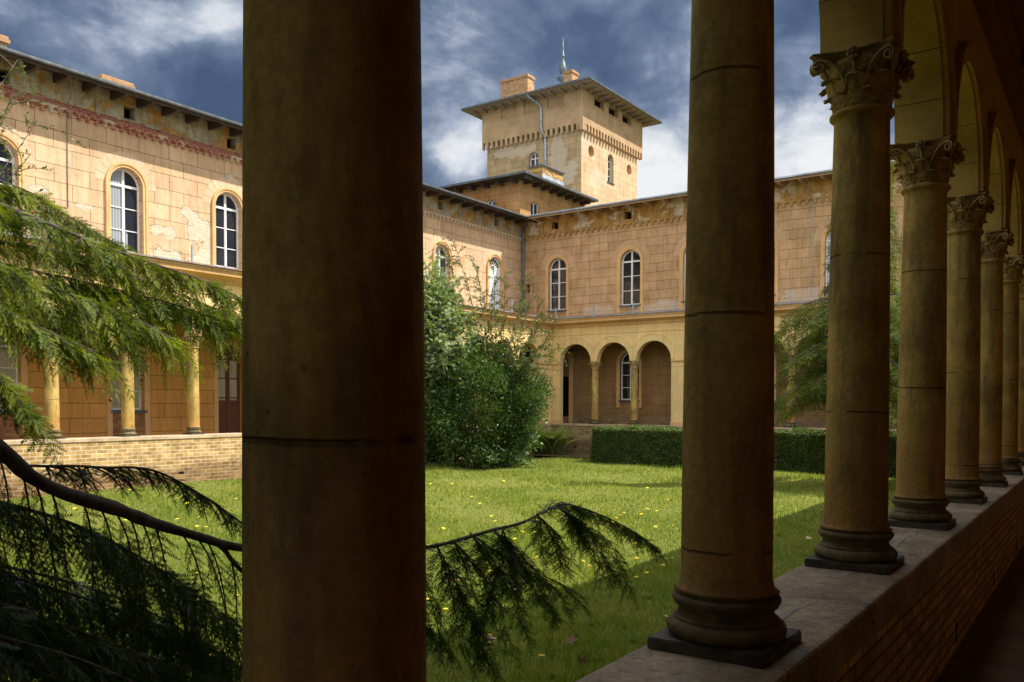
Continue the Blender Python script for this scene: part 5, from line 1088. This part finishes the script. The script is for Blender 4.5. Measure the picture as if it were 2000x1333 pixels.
# right-hand conifer
RT = empty('cedar_tree', (-5.75, 24.2, -2.2), 'feathery green cedar standing behind the third column, before the hedge', 'tree')
mb = MB(); mb.tube([(-5.55, 24.2, -2.25), (-5.55, 24.2, 2), (-5.5, 24.2, 6), (-5.45, 24.2, 8.9)], [.17, .13, .08, .015], 10); mb.build('trunk', M_BARK, RT, True)
sp = Spray(77); r_ = sp.r; bg_ = MB()
for k in range(170):
    z = .15+8.4*(k/170)**1.1; a = k*2.39996+.4; hfac = 1-max(0, (z+1.0)/10.2); L = (2.35*(.75+.5*r_.random()) if z < 2.9 else 1.15*hfac**.6*(.7+.5*r_.random())); L = L*(1.0 if z > -.6 else .55)
    dirv = np.array([math.cos(a), math.sin(a), .0]); base = np.array([-5.55, 24.2, z]); pth = [base+dirv*L*t+np.array([0, 0, .25*math.sin(t*2.2)*L*.5-.30*L*t*t]) for t in np.linspace(0, 1, 12)]
    bg_.tube([tuple(p) for p in pth], [.028*(1-i/12)*hfac+.005 for i in range(12)], 5, False); ns = int(11+17*L)
    for q in range(ns):
        t = .22+.78*(q+r_.random())/ns; i = min(10, int(t*11)); p = pth[i]+(pth[i+1]-pth[i])*(t*11-i); tan = nrm(pth[i+1]-pth[i]); sd = np.cross(tan, [0, 0, 1.]); s_ = 1 if q % 2 else -1
        sp.shoot(p, tan*.7+sd*s_*(.5+.4*r_.random()), .35+.45*r_.random()*(1.2-t), 3.2, .20, .11, .006, stems=False)
    sp.shoot(pth[-2], tan, .4, 1.8, .26, .15, .006, stems=False)
bg_.build('bough', M_BARK, RT, recalc=False); tri_mesh('needles', sp.needles(TPF), M_NDR, RT)

# ------------------------------------------------------------------ grass, weeds, dandelions, fallen leaves
rg = np.random.default_rng(12); N = 330000
rr = 3.2*np.exp(rg.random(N)*math.log(34/3.2)); th = R(-2)+rg.random(N)*R(72); x = -np.sin(th)*rr; y = np.cos(th)*rr
ok = (x > -20.6) & (x < -1.42) & (y < 32.4) & ~((x > -16) & (y > 28) & (y < 29.2)) & ~((y > 29.7+.35*np.sin(x*3))); x, y, rr = x[ok], y[ok], rr[ok]; n = len(x)
z = -2.2+.035*np.sin(x*.9+1)*np.sin(y*.6)+.02*np.sin(x*2.3+y*1.7); pn = np.sin(x*1.3+np.sin(y*.9)*2)+np.sin(y*1.7+x*.6)
h = (.032+.045*rg.random(n)**2)*(1+.30*pn+.35*(np.sin(x*4.1+2*np.sin(y*2.7))*np.sin(y*3.7+x) > .55))*(1+.012*rr); w = (.0022+.00042*rr)*(.7+.6*rg.random(n)); a = rg.random(n)*6.283; l = rg.random(n)*.6
tips_ = np.stack([x+np.cos(a)*h*l, y+np.sin(a)*h*l, z+h], 1); b = rg.random(n)*6.283
p0 = np.stack([x-np.cos(b)*w, y-np.sin(b)*w, z-.005], 1); p1 = np.stack([x+np.cos(b)*w, y+np.sin(b)*w, z-.005], 1)
gr = tri_mesh('grass', np.stack([p0, p1, tips_], 1).reshape(-1, 3), M_GRS); tag(gr, 'short mown grass blades covering the courtyard lawn', 'grass', kind='stuff')
# broadleaf weeds rosettes
C, X, U, L = [], [], [], []
for k in range(520):
    r0 = 3.5*math.exp(rg.random()*math.log(5.5)); t = R(3)+rg.random()*R(62); px, py = -math.sin(t)*r0, math.cos(t)*r0
    if px > -1.7: continue
    for q in range(rg.integers(5, 11)): a = rg.random()*6.28; C.append([px+rg.normal(0, .02), py+rg.normal(0, .02), lawnz(px, py)+.012]); X.append([math.cos(a), math.sin(a), .35+.5*rg.random()]); U.append([0, 0, 1.]); L.append(.05+.06*rg.random())
wd = tri_mesh('weeds', leaves_at(C, X, U, np.array(L), LAUREL), mat('weed_leaves', f_leaf((.10, .15, .03), (.16, .21, .05), (.13, .18, .04)), rough=.8, spec=.1, trans=(.3, (1.3, 1.5, .6)))); tag(wd, 'low broadleaf weeds scattered in the grass', 'weeds', kind='stuff')
# dandelions
def dand():
    mb = MB(); mb.tube([(0, 0, -.09), (0, 0, -.004)], .0022, 5); st_ = None
    mb2 = MB(); n = 16
    for k in range(n): a = 2*math.pi*k/n; b = a+.34; mb2.add([(0, 0, .003), (.021*math.cos(a), .021*math.sin(a), .004), (.021*math.cos(b), .021*math.sin(b), .005)], [(0, 1, 2)])
    for k in range(10): a = 2*math.pi*k/10; b = a+.5; mb2.add([(0, 0, .005), (.012*math.cos(a), .012*math.sin(a), .011), (.012*math.cos(b), .012*math.sin(b), .010)], [(0, 1, 2)])
    mb2.v = [(x_, y_, z_) for x_, y_, z_ in mb2.v]; return mb2, mb
m2, m1 = dand(); dproto = m2.build('dandelion', M_DAND, recalc=False); m1.build('stalk', M_FRN, dproto, world=False)
tag(dproto, 'small yellow dandelion flower open in the lawn grass', 'flower', 'dandelions scattered over the lawn')
first = True; cnt = 0
while cnt < 230:
    r0 = 4.5*math.exp(rg.random()*math.log(5.6)); t = R(6)+rg.random()*R(58); px, py = -math.sin(t)*r0, math.cos(t)*r0
    if px > -4.6 and rg.random() < .93 or px < -19.5 or py > 27.5 or py < 1: continue
    if math.sin(px*.8+1)+math.sin(py*.7) < -.4 and rg.random() < .7: continue
    if cnt == 0: o_ = dproto
    else: o_ = dup(dproto, (0, 0, 0), None, r0 < 12)
    s_ = 1.0+.03*r0+rg.random()*.3; o_.location = (px, py, lawnz(px, py)+.075+.02*rg.random()); o_.scale = (s_, s_, 1.0); o_.rotation_euler = (rg.normal(0, .2), rg.normal(0, .2), rg.random()*6)
    cnt += 1
# fallen leaves
def fleaf(loc, size, m, rot, label, group=None):
    S_ = np.array(MAPLE)*size; S_[:, 2] += .18*size*np.abs(S_[:, 1]/size)**1.2+.1*S_[:, 0]; o_ = tri_mesh('fallen_leaf', S_, m); o_.location = loc; o_.rotation_euler = rot
    return tag(o_, label, 'leaf', group)
def gz(x, y, h=.05): return (x, y, lawnz(x, y)+h)
fleaf(gz(-3.95, 6.42), .13, M_DLEAF, (.5, -.2, .4), 'dark red brown maple leaf lying largest in the shaded grass')
fleaf(gz(-5.63, 8.03), .12, M_PLEAF, (.3, .1, 2), 'orange brown leaf lying in the grass behind the drooping needles')
fleaf(gz(-4.65, 6.18), .11, M_PLEAF, (.4, .1, 1.1), 'pale curled leaf lying left of the dark red one under the needle tips')
fleaf(gz(-4.0, 13.9), .11, M_PLEAF, (.3, .1, .4), 'pale leaf on the grass between the second and third columns')
fleaf(gz(-4.15, 14.7), .11, M_DLEAF, (.3, .2, 2.4), 'brown leaf just behind the pale one between the second and third columns')
fleaf(gz(-8.53, 13.78), .14, M_PLEAF, (.3, .1, 1.4), 'lone pinkish leaf out in the sunlit middle of the lawn')
fleaf(gz(-3.57, 6.0), .10, M_DLEAF, (1.2, .1, .4), 'small leaf standing on edge at the bottom of the shaded grass')
for dx_, dy_, s_, m_ in ((0, 0, .09, M_DLEAF), (.1, .22, .08, M_PLEAF), (-.18, .1, .07, M_PLEAF), (.05, .45, .08, M_DLEAF)):
    fleaf(gz(-3.42+dx_, 7.75+dy_), s_, m_, (rg.normal(0, .3), rg.normal(0, .3), rg.random()*6), 'small dry leaf in the cluster of leaves beside the front column base', 'dry leaves beside the parapet')
